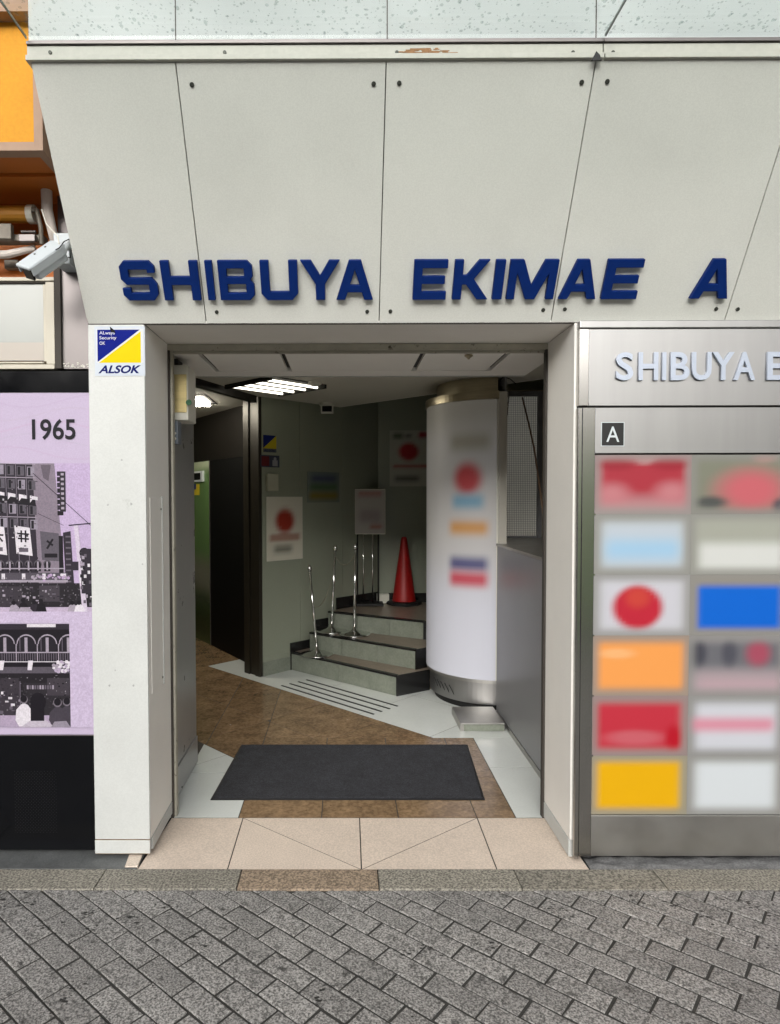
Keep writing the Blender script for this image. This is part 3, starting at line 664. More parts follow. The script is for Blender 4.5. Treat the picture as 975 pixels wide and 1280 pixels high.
def qr(x0, y0, x1, y1, col): qp([(x0, y0), (x1, y0), (x1, y1), (x0, y1)], col)
def ql(x0, y0, x1, y1, w_, col): po.line(q(x0, y0), q(x1, y1), w_*kx_, col)
LIL = (203, 188, 214)
qr(-380, 491, 115, 918, LIL)
for i in range(26):
    y = 500+i*16; pts = []
    x = -380
    c = (200+i % 3*2, 184+i % 2*3, 211)
    while x < 110: qp([(x, y+8*math.sin(x*.04+i)), (x+18, y+8*math.sin((x+18)*.04+i)), (x+18, y+2.2+8*math.sin((x+18)*.04+i)), (x, y+2.2+8*math.sin(x*.04+i))], c); x += 18
po.text('1965', *q(44.5, 549), 51*kx_, 26*kz_, (22, 20, 28), offset=.018)
BK, DK, MG, LG, WH = (24, 20, 28), (48, 42, 52), (104, 96, 108), (168, 158, 172), (226, 220, 228)
def facade(x0, x1):      # the upper photograph, 578..762
    qr(-380, 578, 115, 764, (198, 178, 212)); 
    qp([(-380, 578), (44, 578), (50, 735), (-380, 760)], DK)                       # dark block
    qp([(44, 578), (70, 578), (82, 735), (50, 735)], (138, 126, 140))              # lit side wall
    for r, y in enumerate((580, 597, 628, 646)):
        for i in range(-14, 4):
            x = i*12+2+r*1.0; y2 = y+(i-3)*.9+2
            qr(x, y2, x+8.5, y2+12, (94, 88, 98) if (i+r) % 3 else (150, 142, 156)); qr(x+1, y2+1, x+4, y2+11, BK)
        ql(-200, y-8, 48, y-1, .9, LG)
    for i in range(-14, 4): ql(i*12+.5, 578, i*12+4, 735, .7, (130, 122, 134))
    qp([(-200, 590), (47, 623), (48, 631), (-200, 602)], BK)
    for i in range(-8, 4): qp([(i*13+2, 612+i*1.9), (i*13+11, 614+i*1.9), (i*13+11, 618+i*1.9), (i*13+5, 617+i*1.9), (i*13+2, 621+i*1.9)], WH)
    for x, k in ((-38, 0), (-8, 1), (22, 2)):                                       # white banners
        qp([(x, 653+k), (x+18, 656+k), (x+21, 691+k), (x+2, 688+k)], WH)
        if k == 1:
            ql(x+3, 666, x+17, 667, 2, BK); ql(x+10, 660, x+9, 667, 2, BK); ql(x+9, 667, x+4, 675, 2, BK); ql(x+10, 667, x+16, 675, 2, BK)
        if k == 2:
            ql(x+4, 665, x+17, 666, 2, BK); ql(x+4, 671, x+17, 672, 2, BK); ql(x+8, 661, x+8, 676, 2, BK); ql(x+13, 661, x+13, 676, 2, BK)
            for dx in (6, 15): po.disc(*q(x+dx, 668), 1.2*kx_, BK)
        qr(x+5, 681+k, x+16, 686+k, MG)
    qp([(52, 662), (74, 665), (76, 700), (54, 698)], (96, 90, 100)); ql(60, 674, 67, 680, 2.4, BK); ql(67, 672, 60, 684, 2.4, BK); qr(57, 690, 72, 695, BK)
    qp([(54, 580), (66, 580), (63, 600), (57, 596)], (104, 94, 106))
    for y in range(588, 640, 7): qr(73, y, 80, y+5.5, BK if y % 2 else DK); 
    qr(76, 588, 83, 638, DK)
    for y in range(590, 636, 6): qr(77.5, y, 81, y+3, LG)
    qp([(79, 664), (88, 662), (92, 740), (82, 740)], DK); qr(74, 668, 79, 720, BK)
    for y in range(668, 735, 7): qr(82, y, 88, y+2, MG)
    for i in range(-16, 6):                                                        # arcade
        x = i*11; po.disc(*q(x+5, 703), 4.6*kx_, (90, 84, 92)); po.disc(*q(x+5, 703.6), 3.6*kx_, BK); qr(x+1.4, 703, x+8.6, 712, BK); qr(x+4, 700, x+6, 711, LG)
    qr(-380, 708, 80, 709.4, LG); qr(-380, 714, 84, 724, (84, 78, 88)); qr(-380, 723, 84, 726, LG)
    for i in range(-10, 4): qr(i*24+6, 715, i*24+10, 722, WH)
    qr(-380, 727, 115, 757, (38, 34, 40)); qr(-60, 731, 30, 756, (60, 54, 62)); qr(50, 730, 74, 750, (70, 64, 72))
    for i in range(260):
        x = random.uniform(-60, 112); y = random.uniform(727, 755); g_ = random.choice((20, 40, 60, 90, 130, 170)); qr(x, y, x+random.uniform(.4, 2), y+random.uniform(.4, 2.4), (g_, g_-5, g_+2))
    for i in range(60): 
        x = random.uniform(-120, 112); y = random.uniform(728, 752); qr(x, y, x+random.uniform(1, 5), y+random.uniform(1, 3), random.choice((MG, LG, DK, (70, 64, 74))))
    for i in range(22): x = 42+i*2+random.random(); po.disc(*q(x, 720+random.uniform(-4, 4)), random.uniform(1, 2)*kx_, random.choice((WH, LG, (186, 160, 196))))
    qr(-380, 757, 115, 764, (196, 180, 204))
    ql(86, 655, 115, 652, 1.2, DK); qp([(92, 655), (97, 655), (107, 764), (101, 764)], (214, 202, 220)); ql(45, 590, 112, 655, .7, BK); ql(50, 640, 80, 655, .5, DK)
    for x, y in ((90, 700), (98, 716), (106, 690), (110, 720)): qr(x, y, x+7, y+11, random.choice((BK, DK, WH)))
    po.disc(*q(104, 689), 6*kx_, BK); po.disc(*q(104, 689), 4.2*kx_, WH); ql(100, 689, 108, 687, 2, BK); qr(100, 684, 115, 740, DK)
    for i in range(30): x = random.uniform(98, 113); y = random.uniform(686, 752); qr(x, y, x+3, y+4, random.choice((WH, BK, MG, LG)))
    for i in range(150):
        x = random.uniform(-60, 50); y = random.uniform(582, 726); g_ = random.choice((30, 60, 90, 140, 190)); qr(x, y, x+random.uniform(.6, 3), y+random.uniform(.5, 2.5), (g_, g_-6, g_+2))
    for x, h, cc in ((20, 14, LG), (31, 18, BK), (44, 15, DK), (52, 17, BK), (89, 14, LG), (97, 14, WH), (-20, 15, DK), (-40, 16, BK), (-70, 15, LG)):
        qp([(x-6, 763), (x-4, 763-h*.55), (x-1, 763-h*.7), (x+2, 763-h*.7), (x+5, 763-h*.5), (x+7, 763)], cc); po.disc(*q(x, 763-h*.82), 2.6*kx_, BK)
    qp([(22, 763), (28, 757), (38, 757), (43, 763)], LG)
po_k = po.k; po.build('poster_print', print_m, pb)
k0 = po_k+2; po = Print((A0.x, PYY-.0006, A0.z), X3, Z3); po.k = k0
facade(0, 115)
qr(-380, 762.5, 115, 777.5, LIL)
for x0, x1 in ((-380, 85.5),):                                                     # lower photograph 778..907
    qr(x0, 778, x1, 908, BK); qr(-380, 778, 85, 785, DK); qr(35, 778, 69, 782, WH)
    for i in range(-14, 4):
        x = i*25-2; po.disc(*q(x+11, 803), 11.5*kx_, LG, n=20); po.disc(*q(x+11, 803.6), 10.4*kx_, (34, 30, 38), n=20); qr(x, 803, x+22.5, 822, (34, 30, 38)); qr(x+9, 795, x+12.5, 814, LG); ql(x-1, 803, x-1, 825, 1.2, LG)
        qr(x+3, 794, x+4, 812, MG)
        for j in range(8): qr(x+1+j*2.8, 815, x+2+j*2.8, 825, MG)
    qr(-380, 813, 85, 814.5, LG); qr(-380, 825, 85, 826, WH); qr(-380, 832, 85, 840, (90, 84, 94))
    for x in (2, 36, -40, -80): qp([(x, 824), (x+6, 824), (x+4, 836), (x-1, 836)], WH)
    for i in range(40): po.disc(*q(random.uniform(66, 84), random.uniform(825, 838)), random.uniform(1, 2.4)*kx_, random.choice((WH, LG, (186, 170, 196))))
    qr(-380, 841, 85, 896, (34, 30, 36)); qr(-40, 846, 25, 893, (58, 52, 60)); qr(30, 852, 84, 893, (44, 40, 46)); qr(58, 846, 84, 868, (66, 60, 68))
    for i in range(260):
        x = random.uniform(-60, 84); y = random.uniform(842, 892); g_ = random.choice((20, 40, 60, 80, 110, 150)); qr(x, y, x+random.uniform(.5, 2.6), y+random.uniform(.4, 2.2), (g_, g_-5, g_+2))
    for i in range(60):
        x = random.uniform(-60, 24); y = random.uniform(855, 890); qr(x, y, x+random.uniform(1, 5), y+random.uniform(1, 4), random.choice((MG, LG, DK, WH)))
    for x in range(34, 66, 3): qr(x, 855, x+2, 860, random.choice((MG, LG)))
    ql(26, 850, 26, 893, 1.2, MG); qr(-380, 893, 85, 908, (176, 160, 184))
    for x, y, s in ((30, 872, 1.0), (70, 876, 1.05), (81, 875, 1), (-20, 875, 1), (-50, 872, 1.1)):
        cc = WH if x == 30 else (70, 64, 74)
        qp([(x-10*s, 899), (x-9*s, y+14), (x-4*s, y+8), (x, y+5), (x+5*s, y+8), (x+9*s, y+14), (x+10*s, 899), (x+6*s, 907), (x-6*s, 907)], cc); po.disc(*q(x, y+1), 5*kx_*s, (120, 112, 122), 5.4*kz_*s); po.disc(*q(x, y), 4*kx_*s, BK, 4.6*kz_*s)
    qp([(26, 908), (38, 899), (56, 899), (66, 908)], (196, 186, 200)); qr(38, 872, 54, 900, BK); po.disc(*q(47, 876), 9.5*kx_, BK, 12*kz_); qp([(62, 908), (66, 901), (80, 900), (85, 908)], (150, 142, 156))
qr(85.3, 777, 97, 908.5, LIL); qr(97, 777, 115, 908.5, LIL)
po.build('picture_print', mat('halftone_print', (.7, .7, .7), .5, attr=True, n1=.06, s1=38, n2=.09, s2=150, spec=.2), pb)

# ================================================================== LEFT NEIGHBOUR
nb = thing('neighbour_shopfront', 'orange rendered upper wall with brown soffit and trim at the top left corner', 'building', (-1.5, -.3, 2.7))
OY = -.30; zs = S(20, 188, OY).z; xo = S(53, 150, OY).x
obj('render_wall', box(-4, S(42, 150, OY).x, OY+.004, .6, zs+.03, 5), orange_m, nb)
obj('edge_trim', box(S(42, 150, OY).x, xo, OY, .6, zs, S(45, 0, OY).z+1), tanp_m, nb)
obj('bottom_trim', box(-4, S(42, 150, OY).x, OY, OY+.05, zs, zs+.0295), tanp_m, nb)
obj('soffit_board', box(-4, xo-.004, OY+.051, -.12, zs+.006, zs+.02), oran2_m, nb)
obj('soffit_board', box(-4, xo-.004, -.117, .12, zs-.006, zs+.02), oran2_m, nb)
obj('lower_wall', box(-4, XLO-.09, .12, .3, 1.9, zs), oran2_m, nb)
br = obj('band_course', box(-4, ge[0]-.02, OY-.05, .5, S(10, 14, OY-.05).z, S(10, -60, OY-.05).z), tanp_m, nb)
# awning roller and arms
aw = thing('awning_mechanism', 'retracted awning roller with grimy metal arms under the orange soffit', 'awning', (-1.4, .0, 2.4))
AY = .02
def s3(px, py, y=AY): return S(px, py, y)
obj('roller', tube([s3(-150, 268), s3(37, 268)], .033, seg=16), mat('yellow_brown_roller', lin(186, 128, 40), .5, n1=.15), aw, smooth=False)
obj('roller_end', tube([s3(36, 268), s3(44, 268)], .037, seg=16), ivory_m, aw)
obj('arm', tube([s3(46, 262, AY-.03), s3(51, 285, AY-.03), s3(52, 305, AY-.02)], .009), grime_m, aw)
obj('arm', tube([s3(38, 264, AY-.03), s3(47, 262, AY-.03)], .007), grime_m, aw)
a, b = s3(-150, 304), s3(56, 295); obj('bar', box(a.x, b.x, AY-.02, AY+.03, a.z, b.z), grime_m, aw, bevel=.002)
a, b = s3(-30, 300, AY-.04), s3(15, 280, AY-.04); obj('gear_box', box(a.x, b.x, AY-.05, AY-.021, a.z, b.z), grime_m, aw, bevel=.004)
a, b = s3(24, 302, AY-.04), s3(44, 293, AY-.04); obj('clamp', box(a.x, b.x, AY-.045, AY-.021, a.z, b.z), galv_m, aw, bevel=.002)
obj('clamp', tube([s3(27, 290, AY-.03), s3(45, 290, AY-.03)], .006), galv_m, aw)
obj('fabric_edge', tube([s3(-150, 322), s3(10, 318), s3(44, 310)], [.012, .016, .012]), wrap_m, aw)
a, b = s3(9, 338, .115), s3(26, 327, .115); obj('bracket', box(a.x, b.x, .09, .119, a.z, b.z), grime_m, aw, bevel=.002)
# wrapped pipe
pp = tag(obj('wrapped_pipe', tube([s3(60, 150, .0), s3(61, 200, .0), s3(58, 235, .0), s3(59, 262, .0), s3(66, 292, .01), s3(70, 312, .04)], [.019, .020, .022, .021, .018, .016], seg=14), wrap_m, smooth=True), 'white tape wrapped pipe hanging between orange wall and cream fascia', 'pipe')
# pale metal behind pipe
gm = thing('steel_infill', 'dull galvanised infill panel between the cream window and the entrance pillar', 'panel', (-1.1, .05, 2))
a, b = S(75, 461, .045), S(113, 190, .045); obj('infill_sheet', box(a.x, XLO-.001, .045, .3, a.z, zs), galv_m, gm)
a, b = S(70, 461, .04), S(76, 330, .04); obj('edge_strip', box(a.x, b.x, .03, .3, a.z, b.z), seal_m, gm)
bm = bmesh.new()
for i in range(60):
    x = random.uniform(S(75, 460, .044).x, XLO-.005); z = S(90, 459, .044).z+random.random()**2*.018; s = random.uniform(.001, .004)
    box(x-s, x+s, .0435, .0451, z-s*.5, z+s*.6, bm)
obj('torn_tape', bm, ivory_m, gm)
# cream window
wn = thing('shop_window', 'cream framed dusty window above the black board', 'window', (-1.4, .03, 2))
def fr(x0, y0, x1, y1, y, d, m_, name, par=wn, bv=.002):
    a, b = S(x0, y1, y), S(x1, y0, y); return obj(name, box(a.x, b.x, y, y+d, a.z, b.z), m_, par, bevel=bv)
fr(-300, 346, 68, 352, .030, .2, cream_m, 'head_rail'); fr(-300, 352.3, 57, 355, .038, .1, seal_m, 'head_bead')
fr(58, 352.3, 68, 455, .030, .2, cream_m, 'stile'); fr(55, 355.2, 57.6, 452, .038, .1, cream_m, 'stile')
fr(-300, 455.3, 68, 462, .026, .2, cream_m, 'sill_rail'); fr(-300, 452, 55, 455, .036, .1, cream_m, 'glazing_bead')
fr(-300, 355.2, 54.8, 451.8, .048, .01, shutter_glass, 'pane', bv=0)
fr(-300, 428, 54.5, 451.6, .0472, .0006, mat('pale_film', lin(166, 158, 148), .3), 'pane_film', bv=0)
# ------------------------------------------------------------------ CCTV
cc = thing('cctv_camera', 'white security camera on an arm beside the fascia, pointing down left', 'camera', S(80, 308, -.15))
CYY = -.17
o0, o1 = S(37, 342, CYY-.045), S(77, 314, CYY+.045)
ax = (o1-o0).normalized(); sd_ = ax.cross(Z3).normalized(); upv = sd_.cross(ax)
def obox(c, ex, ey, ez, a, b, d, bm=None):
    bm = bm or bmesh.new(); v = [bm.verts.new(c+ex*(a*i)+ey*(b*j)+ez*(d*k)) for k in (-1, 1) for j in (-1, 1) for i in (-1, 1)]
    for f in ((0, 2, 3, 1), (4, 5, 7, 6), (0, 1, 5, 4), (2, 6, 7, 3), (0, 4, 6, 2), (1, 3, 7, 5)): bm.faces.new([v[i] for i in f])
    bmesh.ops.recalc_face_normals(bm, faces=bm.faces)
    return bm
L_ = (o1-o0).length; rot = Matrix.Rotation(rad(28), 3, ax); sd_ = rot @ sd_; upv = rot @ upv
obj('housing', obox((o0+o1)/2+ax*.004, ax, sd_, upv, L_*.46, .031, .029), cctv_m, cc, bevel=.008)
obj('sun_hood', obox((o0+o1)/2-ax*.008+upv*.033, ax, sd_, upv, L_*.55, .037, .007), cctv_m, cc, bevel=.006)
for k in (-1, 1): obj('hood_side', obox((o0+o1)/2-ax*.008+sd_*.0355*k+upv*.019, ax, sd_, upv, L_*.51, .0025, .015), cctv_m, cc)
for dx in (-.02, .035): obj('screw', tube([(o0+o1)/2+ax*dx+upv*.039+sd_*(-.015), (o0+o1)/2+ax*dx+upv*.0415+sd_*(-.015)], .004), bolt_m, cc)
obj('lens_window', obox(o0-ax*.003, ax, sd_, upv, .004, .022, .02), black_m, cc)
e = S(87, 305, CYY+.1)
obj('arm', tube([o1-ax*.012, o1+ax*.012, e], .012), cctv_m, cc, smooth=True)
obj('mount', tube([e+Vector((-.004, 0, .0)), e+Vector((.004, .07, .0))], .02, seg=16), cctv_m, cc)
obj('cable', tube([s3(52, 262, -.1), s3(58, 280, -.14), s3(72, 295, CYY), s3(74, 306, CYY)], .0022), ivory_m, cc)
obj('cable', tube([s3(56, 310, CYY), s3(66, 314, CYY-.02), s3(74, 310, CYY-.02), s3(80, 302, CYY), s3(86, 299, CYY+.05), s3(90, 304, CYY+.1), s3(88, 322, CYY+.1), s3(82, 322, CYY+.05)], .002), blackm_m, cc)
jb = S(72.5, 334, -.02), S(101, 296, -.02)
tag(obj('junction_box', box(jb[0].x, jb[1].x-.03, -.06, .044, jb[0].z, jb[1].z), cctv_m, bevel=.003), 'white square junction box behind the security camera', 'junction box')

# ================================================================== INTERIOR
Z2 = 2.335
def struct(name, bm, m_, lab=None):
    return tag(obj(name, bm, m_), lab, kind='structure')
# ceiling pieces (prism polygons, cut along the bulkhead line u = .9)
cp = [(-5, .45), (2.3, .45), (2.3, 7), (-5, 7)]
struct('ceiling', prism(clip(clip(cp, uv(.9, 0), -U), (0, 1.0), (0, 1)), Z2, Z2+.05), ceil2_m, 'plain off white lobby ceiling')
struct('upper_ceiling', prism(clip(cp, uv(.9, 0), U), 3.1, 3.15), ceil_m)
a, b = uv(.9, -3), uv(.9, 3.2); struct('bulkhead', hexa(a, b, .02, Z2, 3.1), ceil_m)
# flap panels just inside the door
tp = thing('transom_panels', 'pale suspended ceiling panels with dark gaps just inside the doorway', 'ceiling panel', (0, .7, 2.18))
ZP = 2.172; Y0, Y1 = .412, .985
obj('panel_frame', box(-.82, 1.0, .85, Y1, ZP, ZP+.05), ceil_m, tp, bevel=.002)
xs = [(-.82, -.686), (-.666, -.303), (-.279, .356), (.382, .756), (.778, 1.0)]
for i, (a, b) in enumerate(xs): obj('panel', box(a, b, Y0, .846, ZP+(.004 if i % 2 else 0), ZP+.02), ceil_m, tp, bevel=.001)
obj('gap_backing', box(-.82, 1.0, Y0, .848, ZP+.0205, ZP+.03), blackm_m, tp)
obj('front_angle', box(XL, XR, .401, .411, ZP+.001, ZT), rust_m, tp)
obj('back_drop', box(-.82, 1.0, Y1+.0005, Y1+.004, ZP+.002, Z2), ceil_m, tp)
obj('edge_bead', box(-.82, 1.0, Y1+.0045, Y1+.012, ZP-.004, ZP+.012), pillar_m, tp)
obj('sprinkler', lathe([(.02, 0), (.02, -.006), (.008, -.014), (.004, -.02)][::-1], (G(584, 446, ZP).x, .45, ZP)), bronze_m, tp)
# left reveal door leaf and emergency light
ld = thing('steel_door_leaf', 'grey folded steel door leaf on the left side of the entrance', 'door', (-.84, .4, 0))
obj('leaf', box(-.90, -.838, .396, .99, .16, 2.17), greyp_m, ld, bevel=.003)
obj('kick_plate', box(-.90, -.832, .398, .992, .01, .158), greyp_m, ld, bevel=.003)
obj('bolt_knob', tube([(-.838, .42, .60), (-.826, .42, .60)], .008), blackm_m, ld)
LX = -.834
em = thing('emergency_light', 'cream box with a brass face and green spot high on the left door leaf', 'emergency light', (LX, .5, 1.95))
def xp(px, py, x=LX): return hit(px, py, (x, 0, 0), (1, 0, 0))
obj('light_body', box(-.837, -.742, .45, .62, 1.868, 2.13), ivory_m, em, bevel=.006)
obj('brass_face', box(-.818, -.748, .446, .451, 1.905, 2.085), mat('brushed_champagne', lin(214, 196, 140), .35, .5, n1=.2, s1=4, stretch=(1, 1, 8)), em, bevel=.002)
p_ = S(236, 503, .444); obj('green_spot', tube([(p_.x, .4458, p_.z), (p_.x, .442, p_.z)], .014, seg=16), mat('dark_green', lin(20, 90, 50), .3), em)
obj('black_cap', box(-.836, -.79, .455, .55, 2.131, 2.160), blackm_m, em, bevel=.004)
obj('hanger', box(-.8375, -.835, .44, .63, 1.84, 2.14), ivory_m, em)
sw = thing('switch_box', 'small grey switch box under the emergency light', 'switch box', (LX, .5, 1.8))
obj('box_body', box(-.837, -.787, .43, .50, 1.755, 1.864), mat('grey_box', lin(108, 114, 122), .4), sw, bevel=.003)
for z in (1.78, 1.805): obj('button', tube([(-.80, .43, z), (-.80, .426, z)], .006), ivory_m, sw)

# walls in the turned lobby
def uprism(pts, z0, z1, bm=None): return prism([uv(a, b) for a, b in pts], z0, z1, bm)
sw_ = thing('stair_wall', 'grey green wall beside the stairs with notices on it', 'wall', uv(0, 0))
for i, (a, b) in enumerate(((.004, .42), (.423, .95), (.953, 1.47))):
    obj('wall_panel', uprism([(a, 0), (b, 0), (b, -.03), (a, -.03)], .12 if i == 0 else 0, 3.1), gwall_m, sw_)
obj('wall_core', uprism([(.004, -.031), (1.6, -.031), (1.6, -.20), (.004, -.20)], 0, 3.1), darkw_m, sw_)
obj('skirting', uprism([(.004, .006), (.33, .006), (.33, -.03), (.004, -.03)], 0, .118), stone_m, sw_)
obj('skirting_cap', uprism([(.004, .003), (.33, .003), (.33, -.03), (.004, -.03)], .1185, .16), gwall_m, sw_)
cf = thing('bronze_door_frame', 'tall dark bronze frame on the end of the stair wall', 'frame', uv(0, -.1))
for a, b, dd in ((.002, -.06, .012), (-.068, -.13, .0), (-.138, -.21, .012)): obj('frame_post', uprism([(0, a), (0, b), (-.02-dd, b), (-.02-dd, a)], .0, Z2), darkf_m, cf)
obj('frame_back', uprism([(.003, -.201), (.003, -.23), (.6, -.23), (.6, -.201)], 0, Z2), darkf_m, cf)
bw = thing('landing_wall', 'dark green back wall of the stair landing', 'wall', (1, 3.8, .47))
obj('wall_panel', box(.33, 2.6, 3.80, 3.9, 0, 3.1), gwall_m, bw)
obj('wall_panel', box(1.2, 1.23, 3.795, 3.80, .0, 3.1), gwall_m, bw)
obj('skirting', box(.38, 2.6, 3.785, 3.80, .47, .56), bstone_m, bw)
# stepped black skirting along the stairs
def skirt(u0, u1, z0, z1): obj('stair_skirting', uprism([(u0, .001), (u1, .001), (u1, .014), (u0, .014)], z0, z1), bstone_m, sw_)
skirt(.30, .58, 0, .235); skirt(.5805, .86, .157, .40); skirt(.8605, 1.46, .314, .57)
# steps
stt = thing('stairs', 'three marble steps with black nosings turning up to a landing', 'stairs', (0, 3, 0))
def step(front, rest, z0, z1, nt_, label=None):
    L0, R0_ = Vector(front[0]), Vector(front[1]); d = (R0_-L0).normalized(); nrm = Vector((d.y, -d.x))
    if nrm.y > 0: nrm = -nrm
    body = [L0-nrm*.012, R0_-nrm*.012]+[Vector(p) for p in rest]
    obj('tread', prism(body, z0+.001, z1), tread_m, stt)
    n = nt_; Ln = (R0_-L0).length
    for i in range(n):
        a = L0+d*(Ln*i/n+.0015); b = L0+d*(Ln*(i+1)/n-.0015)
        obj('riser_tile', prism([a, b, b-nrm*.0115, a-nrm*.0115], z0+.002, z1-.016), stone_m, stt)
    obj('nosing', prism([L0+nrm*.004, R0_+nrm*.004, R0_-nrm*.03, L0-nrm*.03], z1-.014, z1+.002), bstone_m, stt)
    # black stone return at the right end
    r2 = Vector(rest[0]); dd = (r2-R0_).normalized(); nn = Vector((dd.y, -dd.x))
    if nn.x < 0: nn = -nn
    obj('end_stone', prism([R0_, r2, r2+nn*.012, R0_+nn*.012], z0, z1+.001), bstone_m, stt)
    return
step([(-.49, 3.043), (.387, 2.257)], [(.655, 2.425), (1.2, 2.9), (.6, 3.6), (-.35, 3.2)], 0, .157, 2)
step([(-.31, 3.10), (.549, 2.428)], [(.95, 2.75), (1.4, 3.1), (.7, 3.7), (-.2, 3.3)], .157, .314, 3)
step([(-.15, 3.27), (.655, 2.79)], [(1.15, 2.62), (2.4, 3.0), (2.4, 3.79), (.36, 3.79), (-.06, 3.38)], .314, .47, 3)
# dark wall W of the side corridor
P1 = Vector((-.94, 3.34)); DW = Vector((-.54, .84)).normalized()
wl = thing('corridor_wall', 'dark brown corridor wall with header above a black opening', 'wall', (P1.x, P1.y, 0))
a, m1, b = P1-DW*.5, P1+DW*.785, P1+DW*1.9
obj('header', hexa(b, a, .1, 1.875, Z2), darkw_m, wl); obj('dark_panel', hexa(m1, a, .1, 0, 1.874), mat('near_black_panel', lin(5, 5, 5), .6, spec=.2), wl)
gd = thing('reflection_painted_door', 'steel door at the end of the side corridor, green street reflection painted on', 'door', (m1.x, m1.y, 0))
def wpt(s, off=0): 
    n = Vector((-DW.y, DW.x)); n = n if n.x > 0 and n.y < 0 or n.y < 0 else -n
    return P1+DW*s+n*off
gcol = soft_sheet('door_leaf', (*b, 0), (-DW.x, -DW.y, 0), Z3, (b-m1).length, 1.873, (98, 130, 78), [(.5, .10, .6, .12, .3, (52, 64, 34), 0), (.5, .36, .6, .10, .25, (128, 128, 112), 0), (.5, .24, .6, .02, .3, (60, 60, 50), 0), (.5, 1, .6, .04, .1, (190, 200, 170), 0)], mat('satin_door', (1, 1, 1), .25, .2, attr=True), gd, 6, 40, d=.004)  # green and grey bands paint the street's reflection into the door colours
obj('door_edge', hexa(m1, P1+DW*.775, -.006, 0, 1.873), galv_m, gd)
ic = thing('intercom', 'small white framed intercom on the corridor door', 'intercom', (m1.x, m1.y, 1.75))
def onw(px, py): 
    n = Vector((-DW.y, DW.x, 0)); return hit(px, py, (P1.x, P1.y, 0), n)
a_, b_ = onw(256, 602), onw(243.5, 588.5); 
nW = Vector((DW.y, -DW.x, 0)); nW = nW if nW.y < 0 else -nW
def wplate(px0, py0, px1, py1, off, d, name, m_, par):
    A, B = onw(px0, py1), onw(px1, py0); ex = Vector((B.x-A.x, B.y-A.y, 0)); L = ex.length; ex.normalize()
    return obj(name, plate(A+nW*off, ex, Z3, [(0, 0), (L, 0), (L, B.z-A.z), (0, B.z-A.z)], d), m_, par)
wplate(243, 588.5, 256, 602.5, .006, .02, 'intercom_frame', cctv_m, ic); wplate(246, 591, 253.5, 600, .027, .002, 'intercom_lens', black_m, ic)
sk = thing('door_sticker', 'tiny blue and yellow sticker on the corridor door under the intercom', 'sticker', (m1.x, m1.y, 1.6))
wplate(241, 605, 250, 619, .006, .002, 'sticker_sheet', mat('yellow_print', lin(200, 180, 40), .4), sk); wplate(241, 605, 246, 612, .0082, .001, 'sticker_corner', navy_m, sk)
# beam between ceilings
a, b = Vector((-1.06, 1.86)), Vector((-.72, 2.76)); struct('ceiling_beam', hexa(a, b, .05, Z2-.055, Z2), darkw_m)
# outer shell
struct('lobby_wall', box(2.3, 2.4, .36, 7, 0, 3.15), gwall_m); struct('lobby_wall', box(-5, -4.9, .36, 7, 0, 3.15), gwall_m); struct('lobby_wall', box(-5, 2.4, 6.2, 6.3, 0, 3.15), gwall_m)
struct('lobby_wall', box(-5, -.905, .4, .45, 0, 3.15), gwall_m); struct('lobby_wall', box(1.75, 2.35, .36, .40, 0, 3.15), gwall_m)
struct('lobby_roof', box(-5, 2.4, .46, 7, 3.16, 3.2), gwall_m)
# light fittings
lf = thing('ceiling_light', 'recessed ceiling light with four bright tubes over the marble floor', 'ceiling light', uv(-.28, .55, Z2))
u0, u1, v0, v1 = -.55, -.02, .27, .81
obj('light_tray', uprism([(u0, v0), (u1, v0), (u1, v1), (u0, v1)], Z2-.006, Z2-.0005), mat('light_tray_metal', lin(34, 33, 26), .9), lf)
for k in range(4):
    vv_ = v0+.065+k*.135
    obj('lit_tube', tube([uv(u0+.03, vv_, Z2-.018), uv(u1-.03, vv_, Z2-.018)], .0085, seg=10), tube_m, lf)
for uu in (u0, u1-.02): obj('end_cap', uprism([(uu, v0), (uu+.02, v0), (uu+.02, v1), (uu, v1)], Z2-.03, Z2-.0062), mat('light_tray_metal', (1, 1, 1)), lf)
lf2 = thing('ceiling_light', 'bright lamp glimpsed in the corridor ceiling at far left, lengthened out of view', 'ceiling light', (-1.3, 3, Z2))
c_ = G(247, 501, Z2-.01); obj('light_tray', box(c_.x-.9, c_.x+.12, c_.y-.25, c_.y+.25, Z2-.005, Z2-.0005), blackm_m, lf2)
for k in range(3): obj('lit_tube', tube([c_+Vector((-.86, -.16+.16*k, -.012)), c_+Vector((.07, -.14+.16*k, -.012))], .012), tube2_m, lf2)  # tubes run on out of view, overbright, added to lift the lobby light
dm = thing('dome_camera', 'little white dome camera on the ceiling edge above the stair wall', 'camera', (-.15, 3.3, Z2))
dc = G(409, 505, Z2-.01)
obj('dome_base', lathe([(.075, 0), (.07, -.02), (.06, -.03)][::-1], (dc.x, dc.y, Z2)), ivory_m, dm)
obj('lens_box', obox(Vector((dc.x, dc.y-.03, Z2-.06)), X3, Y3, Z3, .055, .04, .035), ivory_m, dm, bevel=.006)
obj('lens_window', obox(Vector((dc.x, dc.y-.072, Z2-.062)), X3, Y3, Z3, .042, .003, .024), black_m, dm)
mt2 = tag(obj('smoke_detector', lathe([(.05, 0), (.05, -.015), (.03, -.03)][::-1], G(394, 477, Z2)), ivory_m), 'small dark detector on the ceiling beside the tube light', 'smoke detector')
bpy.data.objects['smoke_detector'].location.z += 0

